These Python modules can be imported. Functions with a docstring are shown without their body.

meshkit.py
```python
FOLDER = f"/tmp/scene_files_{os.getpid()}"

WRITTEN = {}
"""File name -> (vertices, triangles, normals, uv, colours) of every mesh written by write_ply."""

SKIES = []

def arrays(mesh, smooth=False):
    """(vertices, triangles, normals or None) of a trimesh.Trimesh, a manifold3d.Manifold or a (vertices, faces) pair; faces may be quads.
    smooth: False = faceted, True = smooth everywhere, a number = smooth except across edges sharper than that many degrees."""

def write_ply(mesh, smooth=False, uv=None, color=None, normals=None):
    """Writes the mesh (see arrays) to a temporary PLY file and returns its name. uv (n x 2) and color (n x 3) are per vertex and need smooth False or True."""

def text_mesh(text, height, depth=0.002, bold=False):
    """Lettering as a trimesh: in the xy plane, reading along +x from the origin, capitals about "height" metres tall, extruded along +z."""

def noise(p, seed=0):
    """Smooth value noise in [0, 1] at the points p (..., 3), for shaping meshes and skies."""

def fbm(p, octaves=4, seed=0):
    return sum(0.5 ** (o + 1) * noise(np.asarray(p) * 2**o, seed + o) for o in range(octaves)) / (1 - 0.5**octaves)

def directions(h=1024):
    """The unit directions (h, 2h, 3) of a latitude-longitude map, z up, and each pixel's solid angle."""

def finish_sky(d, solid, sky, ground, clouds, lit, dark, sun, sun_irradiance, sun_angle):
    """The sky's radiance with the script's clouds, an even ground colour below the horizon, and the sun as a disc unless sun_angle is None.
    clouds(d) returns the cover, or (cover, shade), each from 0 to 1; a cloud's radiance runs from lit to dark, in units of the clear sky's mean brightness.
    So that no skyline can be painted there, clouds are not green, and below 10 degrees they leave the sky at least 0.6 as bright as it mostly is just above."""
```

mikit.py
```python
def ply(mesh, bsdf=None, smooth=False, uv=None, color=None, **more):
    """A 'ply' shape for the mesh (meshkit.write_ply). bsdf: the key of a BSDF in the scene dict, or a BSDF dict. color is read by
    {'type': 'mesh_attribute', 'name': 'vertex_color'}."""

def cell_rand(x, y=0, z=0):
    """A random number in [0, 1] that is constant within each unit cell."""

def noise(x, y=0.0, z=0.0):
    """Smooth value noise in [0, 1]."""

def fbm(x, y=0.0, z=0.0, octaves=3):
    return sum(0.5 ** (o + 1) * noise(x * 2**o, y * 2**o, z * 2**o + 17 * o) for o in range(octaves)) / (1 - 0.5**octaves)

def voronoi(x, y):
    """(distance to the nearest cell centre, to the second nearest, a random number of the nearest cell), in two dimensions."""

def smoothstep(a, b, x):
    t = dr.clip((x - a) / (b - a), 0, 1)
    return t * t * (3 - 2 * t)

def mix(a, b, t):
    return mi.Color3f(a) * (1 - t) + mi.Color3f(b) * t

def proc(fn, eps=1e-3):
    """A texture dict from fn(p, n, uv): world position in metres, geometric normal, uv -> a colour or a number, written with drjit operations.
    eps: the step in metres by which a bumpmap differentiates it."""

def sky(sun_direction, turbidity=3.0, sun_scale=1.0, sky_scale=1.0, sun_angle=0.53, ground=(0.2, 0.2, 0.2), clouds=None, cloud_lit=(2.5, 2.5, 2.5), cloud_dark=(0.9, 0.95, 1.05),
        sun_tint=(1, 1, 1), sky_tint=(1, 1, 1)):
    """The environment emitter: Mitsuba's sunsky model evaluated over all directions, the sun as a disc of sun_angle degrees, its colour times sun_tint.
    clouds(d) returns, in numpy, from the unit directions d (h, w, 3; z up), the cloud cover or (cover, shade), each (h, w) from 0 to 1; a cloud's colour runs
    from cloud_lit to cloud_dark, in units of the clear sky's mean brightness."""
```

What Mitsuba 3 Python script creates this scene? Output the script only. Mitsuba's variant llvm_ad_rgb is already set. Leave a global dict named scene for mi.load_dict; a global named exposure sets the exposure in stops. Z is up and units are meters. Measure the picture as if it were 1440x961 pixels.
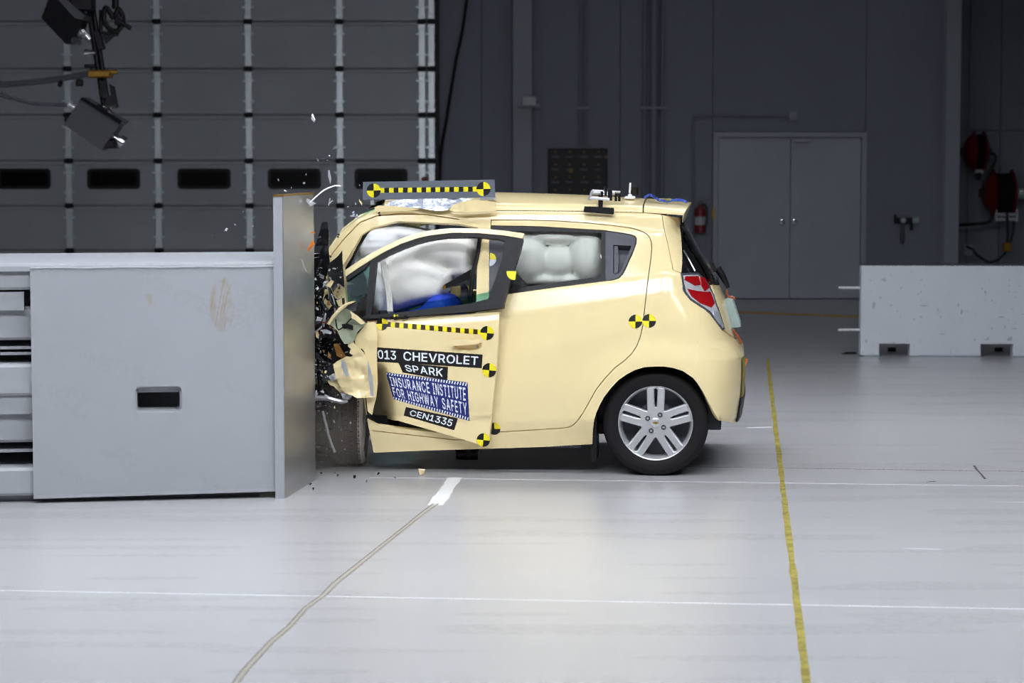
import math, random
import numpy as np
import trimesh, shapely
import mitsuba as mi
import drjit as dr
import mikit, meshkit
from shapely.geometry import Polygon, Point, LineString
from mikit import proc, noise, fbm, smoothstep, mix

T = mi.ScalarTransform4f
scene, labels = {}, {}
# ------------------------------------------------------------------ camera, light, exposure
exposure = 0.17
PITCH = math.atan((480.5 - 221.0) / 3300.0)
scene['camera'] = {'type': 'thinlens', 'fov': 2 * math.degrees(math.atan(720 / 3300.0)), 'fov_axis': 'x',
                   'aperture_radius': 0.012, 'focus_distance': 12.75,
                   'to_world': T().look_at(origin=[0, 0, 1.75], target=[0, math.cos(PITCH), 1.75 - math.sin(PITCH)], up=[0, 0, 1])}
CRASH_LIGHT = 21.3     # radiance of the softbox bank in front of the crash zone
TOP_LIGHT = {10.6: 12.0, 15.5: 16.5}   # radiance of the two rows over the car
FILL_LIGHT = 5.6       # radiance of the fill lamps added under the ceiling
LIGHT_TINT = (0.945, 0.98, 1.05)
CRASH_BANK = [(x, y, z, t, k) for y, z, t, k in ((6.3, 5.6, 34.0, 0.25), (10.6, 5.8, 0.0, 0.7), (15.5, 5.8, 0.0, 0.7)) for x in (-3.4, -1.0, 1.4, 3.8)]
FILL_ROWS = [(x, y, 9.3) for y in (2.0, 18.0, 25.0) for x in (-8.0, -2.7, 2.7, 8.0)]

# ------------------------------------------------------------------ helpers
random.seed(7)
rng = np.random.default_rng(7)


def srgb(r, g, b):
    c = np.array([r, g, b]) / 255.0
    return [float(x) for x in np.where(c < 0.04045, c / 12.92, ((c + 0.055) / 1.055) ** 2.4)]


def pr(color, rough=0.5, metal=0.0, spec=0.5, coat=0.0, coat_gloss=0.95, **kw):
    c = color if isinstance(color, dict) else {'type': 'rgb', 'value': color}
    r = rough if isinstance(rough, dict) else float(rough)
    d = {'type': 'principled', 'base_color': c, 'roughness': r, 'metallic': metal, 'specular': spec}
    if coat:
        d['clearcoat'] = coat
        d['clearcoat_gloss'] = coat_gloss
    d.update(kw)
    return {'type': 'twosided', 'bsdf': d}


def numbered(key):
    if key not in used:
        used.add(key)
        return key
    i = 1
    while '%s_%03d' % (key, i) in used:
        i += 1
    used.add('%s_%03d' % (key, i))
    return '%s_%03d' % (key, i)


used = set()


def say(key, label=None, cat=None, group=None, kind=None):
    d = {k: v for k, v in (('label', label), ('category', cat), ('group', group), ('kind', kind)) if v}
    if d:
        labels.setdefault(key, {}).update(d)


def thing(name, label=None, cat=None, group=None, kind=None):
    k = numbered(name)
    say(k, label, cat, group, kind)
    return k


def add(name, mesh, mat, parent=None, smooth=False, label=None, cat=None, group=None, kind=None, to_world=None, color=None):
    k = numbered((parent + '__' if parent else '') + name)
    if isinstance(mesh, (list, tuple)) and isinstance(mesh[0], trimesh.Trimesh):
        mesh = trimesh.util.concatenate(list(mesh))
    if isinstance(mesh, tuple) and len(mesh) == 3:
        path = meshkit.write_ply((mesh[0], mesh[1]), False, normals=mesh[2])
        d = {'type': 'ply', 'filename': path, 'face_normals': False, 'bsdf': {'type': 'ref', 'id': mat}}
    elif isinstance(mesh, dict):
        d = dict(mesh)
    else:
        d = mikit.ply(mesh, mat, smooth=smooth, color=color)
    if to_world is not None:
        d['to_world'] = to_world
    scene[k] = d
    say(k, label, cat, group, kind)
    return k


def box(x0, x1, y0, y1, z0, z1, b=0.0):
    x0, x1, y0, y1, z0, z1 = min(x0, x1), max(x0, x1), min(y0, y1), max(y0, y1), min(z0, z1), max(z0, z1)
    if b <= 0:
        m = trimesh.creation.box((x1 - x0, y1 - y0, z1 - z0))
        m.apply_translation(((x0 + x1) / 2, (y0 + y1) / 2, (z0 + z1) / 2))
        return m
    pts = []
    for sx in (0, 1):
        for sy in (0, 1):
            for sz in (0, 1):
                c = np.array([(x0, x1)[sx], (y0, y1)[sy], (z0, z1)[sz]], float)
                inw = np.array([1 - 2 * sx, 1 - 2 * sy, 1 - 2 * sz]) * b
                for k in range(3):
                    q = c + inw
                    q[k] = c[k]
                    pts.append(q)
    return trimesh.convex.convex_hull(np.array(pts))


def frame(d):
    d = np.asarray(d, float)
    d = d / np.linalg.norm(d)
    a = np.cross(d, [0, 0, 1.0] if abs(d[2]) < 0.9 else [1.0, 0, 0])
    a /= np.linalg.norm(a)
    return d, a, np.cross(d, a)


def cyl(p0, p1, r, n=16, r1=None):
    p0, p1 = np.asarray(p0, float), np.asarray(p1, float)
    d, a, b = frame(p1 - p0)
    t = np.arange(n) * 2 * np.pi / n
    ring = np.cos(t)[:, None] * a + np.sin(t)[:, None] * b
    r1 = r if r1 is None else r1
    v = np.vstack([p0 + ring * r, p1 + ring * r1, [p0], [p1]])
    i = np.arange(n)
    j = (i + 1) % n
    f = np.vstack([np.c_[i, i + n, j], np.c_[j, i + n, j + n], np.c_[j, np.full(n, 2 * n), i], np.c_[i + n, np.full(n, 2 * n + 1), j + n]])
    m = trimesh.Trimesh(v, f, process=False)
    m.fix_normals()
    return m


def spline(pts, n=8):
    p = np.asarray(pts, float)
    if len(p) < 3:
        return p
    q = np.vstack([2 * p[0] - p[1], p, 2 * p[-1] - p[-2]])
    out = []
    for i in range(1, len(q) - 2):
        t = np.linspace(0, 1, n, endpoint=False)[:, None]
        a, b, c, d = q[i - 1], q[i], q[i + 1], q[i + 2]
        out.append(0.5 * (2 * b + (c - a) * t + (2 * a - 5 * b + 4 * c - d) * t ** 2 + (3 * b - a - 3 * c + d) * t ** 3))
    return np.vstack(out + [p[-1:]])


def tube(pts, r, n=8, smooth=True):
    p = spline(pts) if smooth else np.asarray(pts, float)
    t = np.gradient(p, axis=0)
    t /= np.linalg.norm(t, axis=1, keepdims=True) + 1e-12
    _, a, _ = frame(t[0])
    v = []
    ang = np.arange(n) * 2 * np.pi / n
    for k in range(len(p)):
        a = a - t[k] * (a @ t[k])
        a /= np.linalg.norm(a) + 1e-12
        b = np.cross(t[k], a)
        v.append(p[k] + r * (np.cos(ang)[:, None] * a + np.sin(ang)[:, None] * b))
    m = len(p)
    v = np.vstack(v + [p[:1], p[-1:]])
    f = []
    for k in range(m - 1):
        for j in range(n):
            a0, a1 = k * n + j, k * n + (j + 1) % n
            f += [[a0, a1, a1 + n], [a0, a1 + n, a0 + n]]
    for j in range(n):
        f += [[m * n, (j + 1) % n, j], [m * n + 1, (m - 1) * n + j, (m - 1) * n + (j + 1) % n]]
    return trimesh.Trimesh(v, np.array(f), process=False)


def lathe(profile, n=48):
    """profile of (radius, height); axis z"""
    return trimesh.creation.revolve(np.asarray(profile, float), sections=n)


def gridmesh(poly, h):
    """conforming 2D mesh of a polygon: a grid inside, clipped cells along the outline"""
    x0, y0, x1, y1 = poly.bounds
    nx, ny = int(math.ceil((x1 - x0) / h)), int(math.ceil((y1 - y0) / h))
    x0 -= 1e-4 * h + 0.37e-4
    y0 -= 1e-4 * h + 0.53e-4
    nx += 1
    ny += 1
    I, J = [a.ravel() for a in np.meshgrid(np.arange(nx), np.arange(ny), indexing='ij')]
    cells = shapely.box(x0 + I * h, y0 + J * h, x0 + (I + 1) * h, y0 + (J + 1) * h)
    shapely.prepare(poly)
    full = shapely.covers(poly, cells)
    part = shapely.intersects(poly, cells) & ~full
    V, Fc = [], []
    n = 0
    if full.any():
        fi, fj = I[full], J[full]
        k = len(fi)
        V.append(np.stack([x0 + np.stack([fi, fi + 1, fi + 1, fi], 1) * h, y0 + np.stack([fj, fj, fj + 1, fj + 1], 1) * h], -1).reshape(-1, 2))
        b = np.arange(k)[:, None] * 4
        Fc.append(np.vstack([b + [0, 1, 2], b + [0, 2, 3]]))
        n = 4 * k
    for g in shapely.intersection(poly, cells[part]):
        for q in getattr(g, 'geoms', [g]):
            if q.geom_type != 'Polygon' or q.area < 1e-9:
                continue
            for t in shapely.constrained_delaunay_triangles(q).geoms:
                c = np.array(t.exterior.coords)[:3]
                if np.cross(c[1] - c[0], c[2] - c[0]) < 0:
                    c = c[::-1]
                V.append(c)
                Fc.append(np.array([[n, n + 1, n + 2]]))
                n += 3
    V, Fc = np.vstack(V), np.vstack(Fc)
    _, first, inv = np.unique(np.round(V, 6), axis=0, return_index=True, return_inverse=True)
    V, Fc = V[first], inv.ravel()[Fc]
    ok = (Fc[:, 0] != Fc[:, 1]) & (Fc[:, 1] != Fc[:, 2]) & (Fc[:, 0] != Fc[:, 2])
    return V, Fc[ok]


def border(Fc):
    """directed edges used by one triangle only"""
    e = np.vstack([Fc[:, [0, 1]], Fc[:, [1, 2]], Fc[:, [2, 0]]])
    key = np.sort(e, 1)
    _, inv, cnt = np.unique(key, axis=0, return_inverse=True, return_counts=True)
    return e[cnt[inv.ravel()] == 1]


def skin(poly, fn, h=0.02, depth=0.02, shift=0.0, inward=None):
    """polygon in (u, z) laid on the surface fn -> (vertices, faces, normals), its edges folded in by depth; shift moves it inward along the normal"""
    V, Fc = gridmesh(poly, h)
    e = 1e-3
    P = fn(V[:, 0], V[:, 1])
    N = np.cross(fn(V[:, 0] + e, V[:, 1]) - fn(V[:, 0] - e, V[:, 1]), fn(V[:, 0], V[:, 1] + e) - fn(V[:, 0], V[:, 1] - e))
    N /= np.linalg.norm(N, axis=1, keepdims=True) + 1e-12
    P = P - N * shift
    B = border(Fc)
    if depth and len(B):
        Q = P - N * depth
        a, b = B[:, 0], B[:, 1]
        en = np.cross(P[b] - P[a], N[a])
        en /= np.linalg.norm(en, axis=1, keepdims=True) + 1e-12
        m = len(B)
        v = np.vstack([P[a], P[b], Q[b], Q[a]])
        i = np.arange(m) + len(P)
        f = np.vstack([np.c_[i, i + 3 * m, i + 2 * m], np.c_[i, i + 2 * m, i + m]])
        P, N, Fc = np.vstack([P, v]), np.vstack([N, np.tile(en, (4, 1))]), np.vstack([Fc, f])
    return P, Fc, N


def relief(poly, h, top, bot=0.0):
    """closed solid over a polygon in xy: top(x, y, distance to the outline) above the flat bottom; faces +z"""
    V, Fc = gridmesh(poly, h)
    d = shapely.distance(poly.boundary, shapely.points(V))
    zt = top(V[:, 0], V[:, 1], d) * np.ones(len(V))
    zb = bot(V[:, 0], V[:, 1], d) * np.ones(len(V)) if callable(bot) else np.full(len(V), float(bot))
    n = len(V)
    B = border(Fc)
    a, b = B[:, 0], B[:, 1]
    f = np.vstack([Fc, Fc[:, ::-1] + n, np.c_[a, a + n, b + n], np.c_[a, b + n, b]])
    return trimesh.Trimesh(np.vstack([np.c_[V, zt], np.c_[V, zb]]), f, process=False)


def prism(poly, d):
    m = trimesh.creation.extrude_polygon(poly, d, engine='earcut')
    return m


def up_y(m):
    """(x, y, z) -> (x, -z, y): an xy drawing stood upright, its +z side facing -y (the camera's side)"""
    m = m.copy()
    v = np.array(m.vertices)
    m.vertices = np.c_[v[:, 0], -v[:, 2], v[:, 1]]
    return m


def moved(m, x=0, y=0, z=0, rz=0.0, rx=0.0, ry=0.0, s=1.0):
    if isinstance(m, list):
        return [moved(q, x, y, z, rz, rx, ry, s) for q in m]
    m = m.copy()
    A = trimesh.transformations.euler_matrix(rx, ry, rz)
    A[:3, :3] *= s
    A[:3, 3] = (x, y, z)
    m.apply_transform(A)
    return m


def rrect(x0, x1, y0, y1, r):
    return shapely.box(x0 + r, y0 + r, x1 - r, y1 - r).buffer(r, 6)


# ------------------------------------------------------------------ materials
M = {}


def mat(name, d):
    scene[name] = d
    M[name] = name


def c3(r, g, b):
    return {'type': 'rgb', 'value': srgb(r, g, b)}


mat('m_floor', {'type': 'twosided', 'bsdf': {'type': 'roughplastic', 'int_ior': 1.46, 'alpha': 0.105, 'nonlinear': False, 'diffuse_reflectance':
    proc(lambda p, n, uv: mix([0.455, 0.457, 0.467], [0.515, 0.513, 0.517], fbm(p.x * 0.35 + 3, p.y * 0.9, 0.0, octaves=4) * 1.3 - 0.15)
         * (1 - 0.10 * smoothstep(0.66, 0.74, noise(p.x * 1.3, p.y * 9.0, 5.0)) * noise(p.x * 40, p.y * 60, 1.0)))}})
mat('m_wall', pr(proc(lambda p, n, uv: mix(srgb(110, 115, 126), srgb(119, 124, 136), fbm(p.x * 0.9, p.z * 0.6, 3.0, octaves=3))), 0.55))
mat('m_wall_side', pr(srgb(120, 125, 132), 0.7))
mat('m_column', pr(srgb(134, 139, 148), 0.5))
mat('m_door', pr(proc(lambda p, n, uv: mix(srgb(152, 157, 168), srgb(162, 167, 177), fbm(p.x * 2.2, p.z * 1.7, 9.0, octaves=3))), 0.38))
mat('m_door_frame', pr(srgb(150, 155, 164), 0.4))
mat('m_rolldoor', pr(proc(lambda p, n, uv: mix(srgb(164, 167, 173), srgb(174, 177, 183), fbm(p.x * 1.3, p.z * 2.0, 1.0, octaves=3))), 0.45))
mat('m_joint', pr(srgb(72, 73, 74), 0.6))
mat('m_lip', pr(srgb(176, 178, 182), 0.5))
mat('m_galv', pr(proc(lambda p, n, uv: mix([0.80, 0.88, 0.91], [0.90, 0.95, 0.97], noise(p.x * 40, p.z * 25, 2.0))), 0.40, metal=1.0))
mat('m_black', pr(srgb(17, 17, 19), 0.45, spec=0.35))
mat('m_black_gloss', pr(srgb(20, 20, 23), 0.18))
mat('m_dark', pr(srgb(14, 14, 15), 0.7))
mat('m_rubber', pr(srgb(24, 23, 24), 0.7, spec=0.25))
mat('m_tread', pr(srgb(58, 52, 48), 0.7, spec=0.3))
mat('m_sidewall_dust', pr(srgb(176, 168, 160), 0.8))
mat('m_gray_plastic', pr(srgb(68, 70, 78), 0.45))
mat('m_case', pr(srgb(66, 66, 72), 0.45))
mat('m_chrome', pr([0.8, 0.8, 0.82], 0.12, metal=1.0))
mat('m_alloy', pr(srgb(205, 206, 208), 0.32, metal=0.55))
mat('m_paint', {'type': 'twosided', 'bsdf': {'type': 'roughplastic', 'diffuse_reflectance': c3(244, 225, 172), 'alpha': 0.035, 'int_ior': 1.5, 'nonlinear': False}})
mat('m_primer', pr(srgb(150, 158, 132), 0.6))
mat('m_rust', pr(srgb(150, 104, 44), 0.6))
mat('m_airbag', pr(proc(lambda p, n, uv: mix(srgb(232, 232, 225), srgb(240, 240, 234), noise(p.x * 30, p.y * 30, p.z * 30))), 0.85, sheen=0.3))
mat('m_airbag_cool', pr(srgb(236, 239, 243), 0.85))
mat('m_airbag_rear', pr(srgb(226, 226, 220), 0.85))
mat('m_blue', pr(srgb(36, 70, 190), 0.6))
mat('m_olive', pr(srgb(150, 140, 84), 0.8))
mat('m_seat', pr(srgb(52, 52, 56), 0.85))
mat('m_maroon', pr(srgb(96, 44, 40), 0.7))
mat('m_barrier', pr(proc(lambda p, n, uv: stains(p)), 0.42))
mat('m_barrier_side', pr(srgb(157, 160, 165), 0.42))
mat('m_plate', pr(proc(lambda p, n, uv: mix([0.38, 0.385, 0.39], [0.47, 0.47, 0.47], fbm(p.y * 3.0, p.z * 14.0, 1.0, octaves=3))), 0.34, metal=0.85))
mat('m_block', pr(proc(lambda p, n, uv: mix(srgb(206, 213, 222), srgb(220, 226, 233), fbm(p.x * 2.0, p.z * 2.0, 6.0, octaves=3))
                       * (1 - 0.30 * smoothstep(0.90, 0.93, noise(p.x * 34, p.z * 40, 3.0)))), 0.5))
mat('m_print', {'type': 'twosided', 'bsdf': {'type': 'principled', 'base_color': {'type': 'mesh_attribute', 'name': 'vertex_color'}, 'roughness': 0.45, 'specular': 0.4}})
mat('m_board', pr(srgb(98, 105, 116), 0.6))
mat('m_white', pr(srgb(232, 233, 234), 0.5))
mat('m_white_line', pr(srgb(210, 212, 216), 0.5))
mat('m_tape_pale', pr(srgb(200, 201, 200), 0.5))
mat('m_ochre', pr(srgb(120, 96, 30), 0.5))
mat('m_yellow_tape', pr(proc(lambda p, n, uv: mix(srgb(116, 106, 40), srgb(146, 135, 60), smoothstep(0.35, 0.65, noise(p.x * 30, p.y * 55, 0.0)))), 0.55))
mat('m_mustard', pr(srgb(178, 142, 62), 0.6))
mat('m_taupe', pr(srgb(152, 147, 137), 0.6))
mat('m_seam', pr(srgb(96, 91, 83), 0.6))
mat('m_red', pr(srgb(112, 20, 22), 0.4, coat=0.4))
mat('m_red_dark', pr(srgb(60, 12, 14), 0.4))
mat('m_red_lens', pr(srgb(158, 14, 20), 0.1, coat=1.0, coat_gloss=0.99))
mat('m_lens_clear', pr(srgb(222, 224, 228), 0.15, metal=0.4, coat=1.0))
mat('m_amber', pr(srgb(224, 120, 20), 0.2, coat=0.7))
mat('m_brass', pr(srgb(160, 120, 50), 0.35, metal=0.7))
mat('m_wire_blue', pr(srgb(36, 74, 176), 0.4))
mat('m_wire_red', pr(srgb(150, 70, 30), 0.5))
mat('m_green_gray', pr(srgb(150, 168, 164), 0.4))
mat('m_silver_bits', pr(srgb(214, 216, 220), 0.25, metal=0.6))
mat('m_foil', pr(proc(lambda p, n, uv: mix(srgb(186, 198, 224), srgb(236, 238, 244), smoothstep(0.4, 0.6, noise(p.x * 160, p.y * 160, p.z * 160)))), 0.22, metal=0.35))
mat('m_glass', {'type': 'thindielectric', 'int_ior': 1.5, 'specular_transmittance': c3(250, 253, 251)})
mat('m_glass_teal', {'type': 'thindielectric', 'int_ior': 1.5, 'specular_transmittance': c3(128, 192, 186)})
mat('m_glass_dark', {'type': 'thindielectric', 'int_ior': 1.5, 'specular_transmittance': c3(168, 182, 120)})
mat('m_window_black', pr(srgb(9, 9, 11), 0.25, spec=0.2))
mat('m_shard_clear', {'type': 'thindielectric', 'int_ior': 1.5, 'specular_transmittance': c3(226, 220, 232)})
mat('m_fixture', pr(srgb(190, 190, 190), 0.5))
mat('m_lamp', pr(srgb(230, 230, 230), 0.5))


def stains(p):
    base = mix(srgb(154, 157, 162), srgb(160, 163, 168), fbm(p.x * 2.0, p.z * 2.0, 4.0, octaves=3))
    a = dr.square((p.x + 1.478) / 0.06) + dr.square((p.z - 1.0) / 0.135)
    lean = p.x - 0.18 * (p.z - 1.0)
    s1 = smoothstep(1.3, 0.7, a) * (0.6 * smoothstep(0.2, 0.7, noise(lean * 45, p.z * 5, 2.0)) + 0.65 * smoothstep(0.52, 0.72, noise(lean * 130, p.z * 7, 4.0)) + 0.3 * smoothstep(0.5, 0.8, noise(p.x * 60, p.z * 50, 6.0)))
    b = dr.square((p.x + 1.84) / 0.028) + dr.square((p.z - 1.03) / 0.035)
    s2 = smoothstep(1.2, 0.4, b) * smoothstep(0.3, 0.7, noise(p.x * 60, p.z * 30, 3.0))
    base = mix3(base, mi.Color3f(*srgb(150, 133, 104)), dr.minimum(s1 + 0.6 * s2, 1.0) * 0.7)
    scr = smoothstep(0.80, 0.86, noise(p.x * 5 + p.z * 9, p.z * 2.5 - p.x * 1.2, 8.0)) * smoothstep(0.45, 0.6, noise(p.x * 70, p.z * 70, 1.0))
    return base * (1 - 0.04 * scr)


def mix3(a, b, t):
    return a * (1 - t) + b * t


# ------------------------------------------------------------------ the car's surfaces (x to the rear, y inward from the near side, z up)
CAR_O = np.array([0.7841,12.7751,0])
BAR_O = np.array([-1.2154,11.9807,0])
CAR_A = math.radians(5.5)
HALF = 0.80
LINES = [(0.262, [(-1.94,1.227),(-1.696,1.419),(-1.554,1.472),(-1.454,1.48),(-1.113,1.445),(-0.893,1.453),(-0.376,1.45),(-0.079,1.443),(0.137,1.424),(0.53,1.354)]),
         (0.245, [(-1.937,1.139),(-1.693,1.356),(-1.552,1.408),(-1.291,1.413),(-1.111,1.393),(-0.891,1.394),(-0.553,1.387),(-0.236,1.364),(0.138,1.318),(0.531,1.264)]),
         (0.071, [(-1.908,0.799),(-1.588,0.888),(-0.826,0.987),(-0.206,1.077),(0.144,1.122),(0.53,1.166)]),
         (0.036, [(-1.903,0.675),(-1.583,0.748),(-0.87,0.868),(-0.517,0.921),(-0.204,0.973),(0.145,1.014),(0.531,1.04)]),
         (0.008, [(-1.899,0.495),(-0.867,0.662),(-0.202,0.804),(0.147,0.845),(0.532,0.867)]),
         (0.000, [(-1.898,0.357),(-0.866,0.466),(0.535,0.557)]),
         (0.012, [(-1.901,0.248),(-0.868,0.291),(0.537,0.33)]),
         (0.055, [(-1.91,0.083),(-0.872,0.128),(0.538,0.208)])]
XEND = [(0.145,1.435),(0.15,1.361),(0.224,1.222),(0.29,1.115),(0.324,1.05),(0.344,0.996),(0.382,0.914),(0.407,0.812),(0.424,0.738),(0.457,0.692),(0.486,0.643),(0.487,0.523),(0.48,0.399),(0.464,0.296),(0.428,0.229),(0.395,0.175)]
WHEEL = [(0,0.285)][0]
XS = [(0.01,0.861)][0][0]
QL = 0.5
UC = XS + QL
RAD = 0.291


def side_y(x, z):
    zk = np.array([np.interp(x, [q[0] for q in pts], [q[1] for q in pts]) for _, pts in LINES])[::-1]
    yk = np.array([y for y, _ in LINES])[::-1]
    out = np.zeros_like(x)
    for dz, wt in ((-0.022, 0.15), (-0.011, 0.22), (0.0, 0.26), (0.011, 0.22), (0.022, 0.15)):
        zz = z + dz
        v = yk[-1] + (zz - zk[-1]) * 1.2
        for k in range(len(yk) - 1):
            t = np.clip((zz - zk[k]) / (zk[k + 1] - zk[k]), 0, 1)
            v = np.where((zz <= zk[k + 1]) & ((zz >= zk[k]) | (k == 0)), yk[k] + t * (yk[k + 1] - yk[k]), v)
        out = out + wt * v
    r = np.hypot(x - WHEEL[0], z - WHEEL[1])
    t = np.clip((r - 0.345) / 0.17, 0, 1)
    above = np.clip((z - 0.12) / 0.2, 0, 1)
    return out - 0.030 * (1 - t * t * (3 - 2 * t)) * above


def S(u, z):
    u, z = np.asarray(u, float), np.asarray(z, float)
    q = np.clip((u - XS) / QL, 0, 2)
    far = q > 1
    q = np.where(far, 2 - q, q)
    ze, xe = np.array([b for a, b in XEND])[::-1], np.array([a for a, b in XEND])[::-1]
    L = np.interp(z, ze, xe) - XS
    n = np.interp(z, [0.70, 1.0], [4.2, 2.4])
    w = np.sin(np.clip(q, 0, 1 - 1e-7) * np.pi / 2)
    x = np.where(u <= XS, u, XS + L * w)
    y0 = side_y(np.minimum(x, XS + 0.42), z)
    y = np.where(u <= XS, y0, y0 + (HALF - y0) * (1 - (1 - w ** n) ** (1 / n)))
    y = np.where(far, 2 * HALF - y, y)
    return np.stack([x, y, z], -1)


DOOR_BELT = [(-1.577,0.854),(-0.858,0.913)]
DENT = [(-1.494,0.61),(-1.448,0.421),(-1.436,0.263),(-1.222,0.305)]


def D(x, z):
    """the front door's skin, sprung outward and buckled"""
    x, z = np.asarray(x, float), np.asarray(z, float)
    zb = np.interp(x, [q[0] for q in DOOR_BELT], [q[1] for q in DOOR_BELT])
    t = (x - DOOR_BELT[0][0]) / (DOOR_BELT[1][0] - DOOR_BELT[0][0])
    y = -0.015 - 0.055 * np.clip(t, -0.3, 1.3) + np.maximum(z - zb, 0) * 0.26
    y = y + 0.02 * np.exp(-((z - zb) / 0.05) ** 2) * (z < zb)
    # the skin is folded in along a slanting line in front of the lettering
    fx = np.interp(z, [DENT[2][1], DENT[1][1], DENT[0][1]], [DENT[2][0], DENT[1][0], DENT[0][0]])
    w = np.clip((DENT[0][1] + 0.02 - z) / 0.07, 0, 1)
    w = w * w * (3 - 2 * w)
    k = fx - x
    soft = 0.012
    y = y + 2.4 * w * soft * np.logaddexp(0, k / soft)
    low = np.clip((DENT[1][1] + 0.02 - z) / 0.12, 0, 1)
    y = y + 0.02 * low * low
    crease = np.exp(-((z - DENT[3][1] - 0.10 * (x - DENT[3][0])) / 0.018) ** 2) * np.clip((x - DENT[3][0]) / 0.1, 0, 1)
    y = y - 0.006 * crease
    return np.stack([x, y, z], -1)


def carw(m):
    """car coordinates -> world"""
    ex = np.array([math.cos(CAR_A), -math.sin(CAR_A), 0])
    ey = np.array([math.sin(CAR_A), math.cos(CAR_A), 0])
    R = np.stack([ex, ey, [0, 0, 1.0]], 1)
    if isinstance(m, tuple):
        return m[0] @ R.T + CAR_O, m[1], m[2] @ R.T
    if isinstance(m, trimesh.Trimesh):
        m = m.copy()
        m.vertices = np.array(m.vertices) @ R.T + CAR_O
        return m
    return [carw(q) for q in m]


def P2(*lists):
    return Polygon([q for l in lists for q in l])


# ------------------------------------------------------------------ the hall
WY = 28.9
add('floor', box(-17, 17, -6, WY + 2.2, -0.2, 0), 'm_floor', kind='structure')
add('ceiling', box(-17, 17, -6, WY + 2.2, 10.0, 10.2), 'm_wall_side', kind='structure')
add('wall_left', box(-17.2, -17, -6, WY + 2.2, 0, 10), 'm_wall_side', kind='structure')
add('wall_right', box(17, 17.2, -6, WY + 2.2, 0, 10), 'm_wall_side', kind='structure')
add('wall_front', box(-17, 17, -6.2, -6, 0, 10), 'm_wall_side', kind='structure')
wx = [p[0] for p in [(-0.942,1.933),(-0.375,1.933),(0.009,1.933),(1.326,1.933),(2.461,1.933),(4.337,1.933),(5.306,1.933),(5.515,1.933)]]
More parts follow.
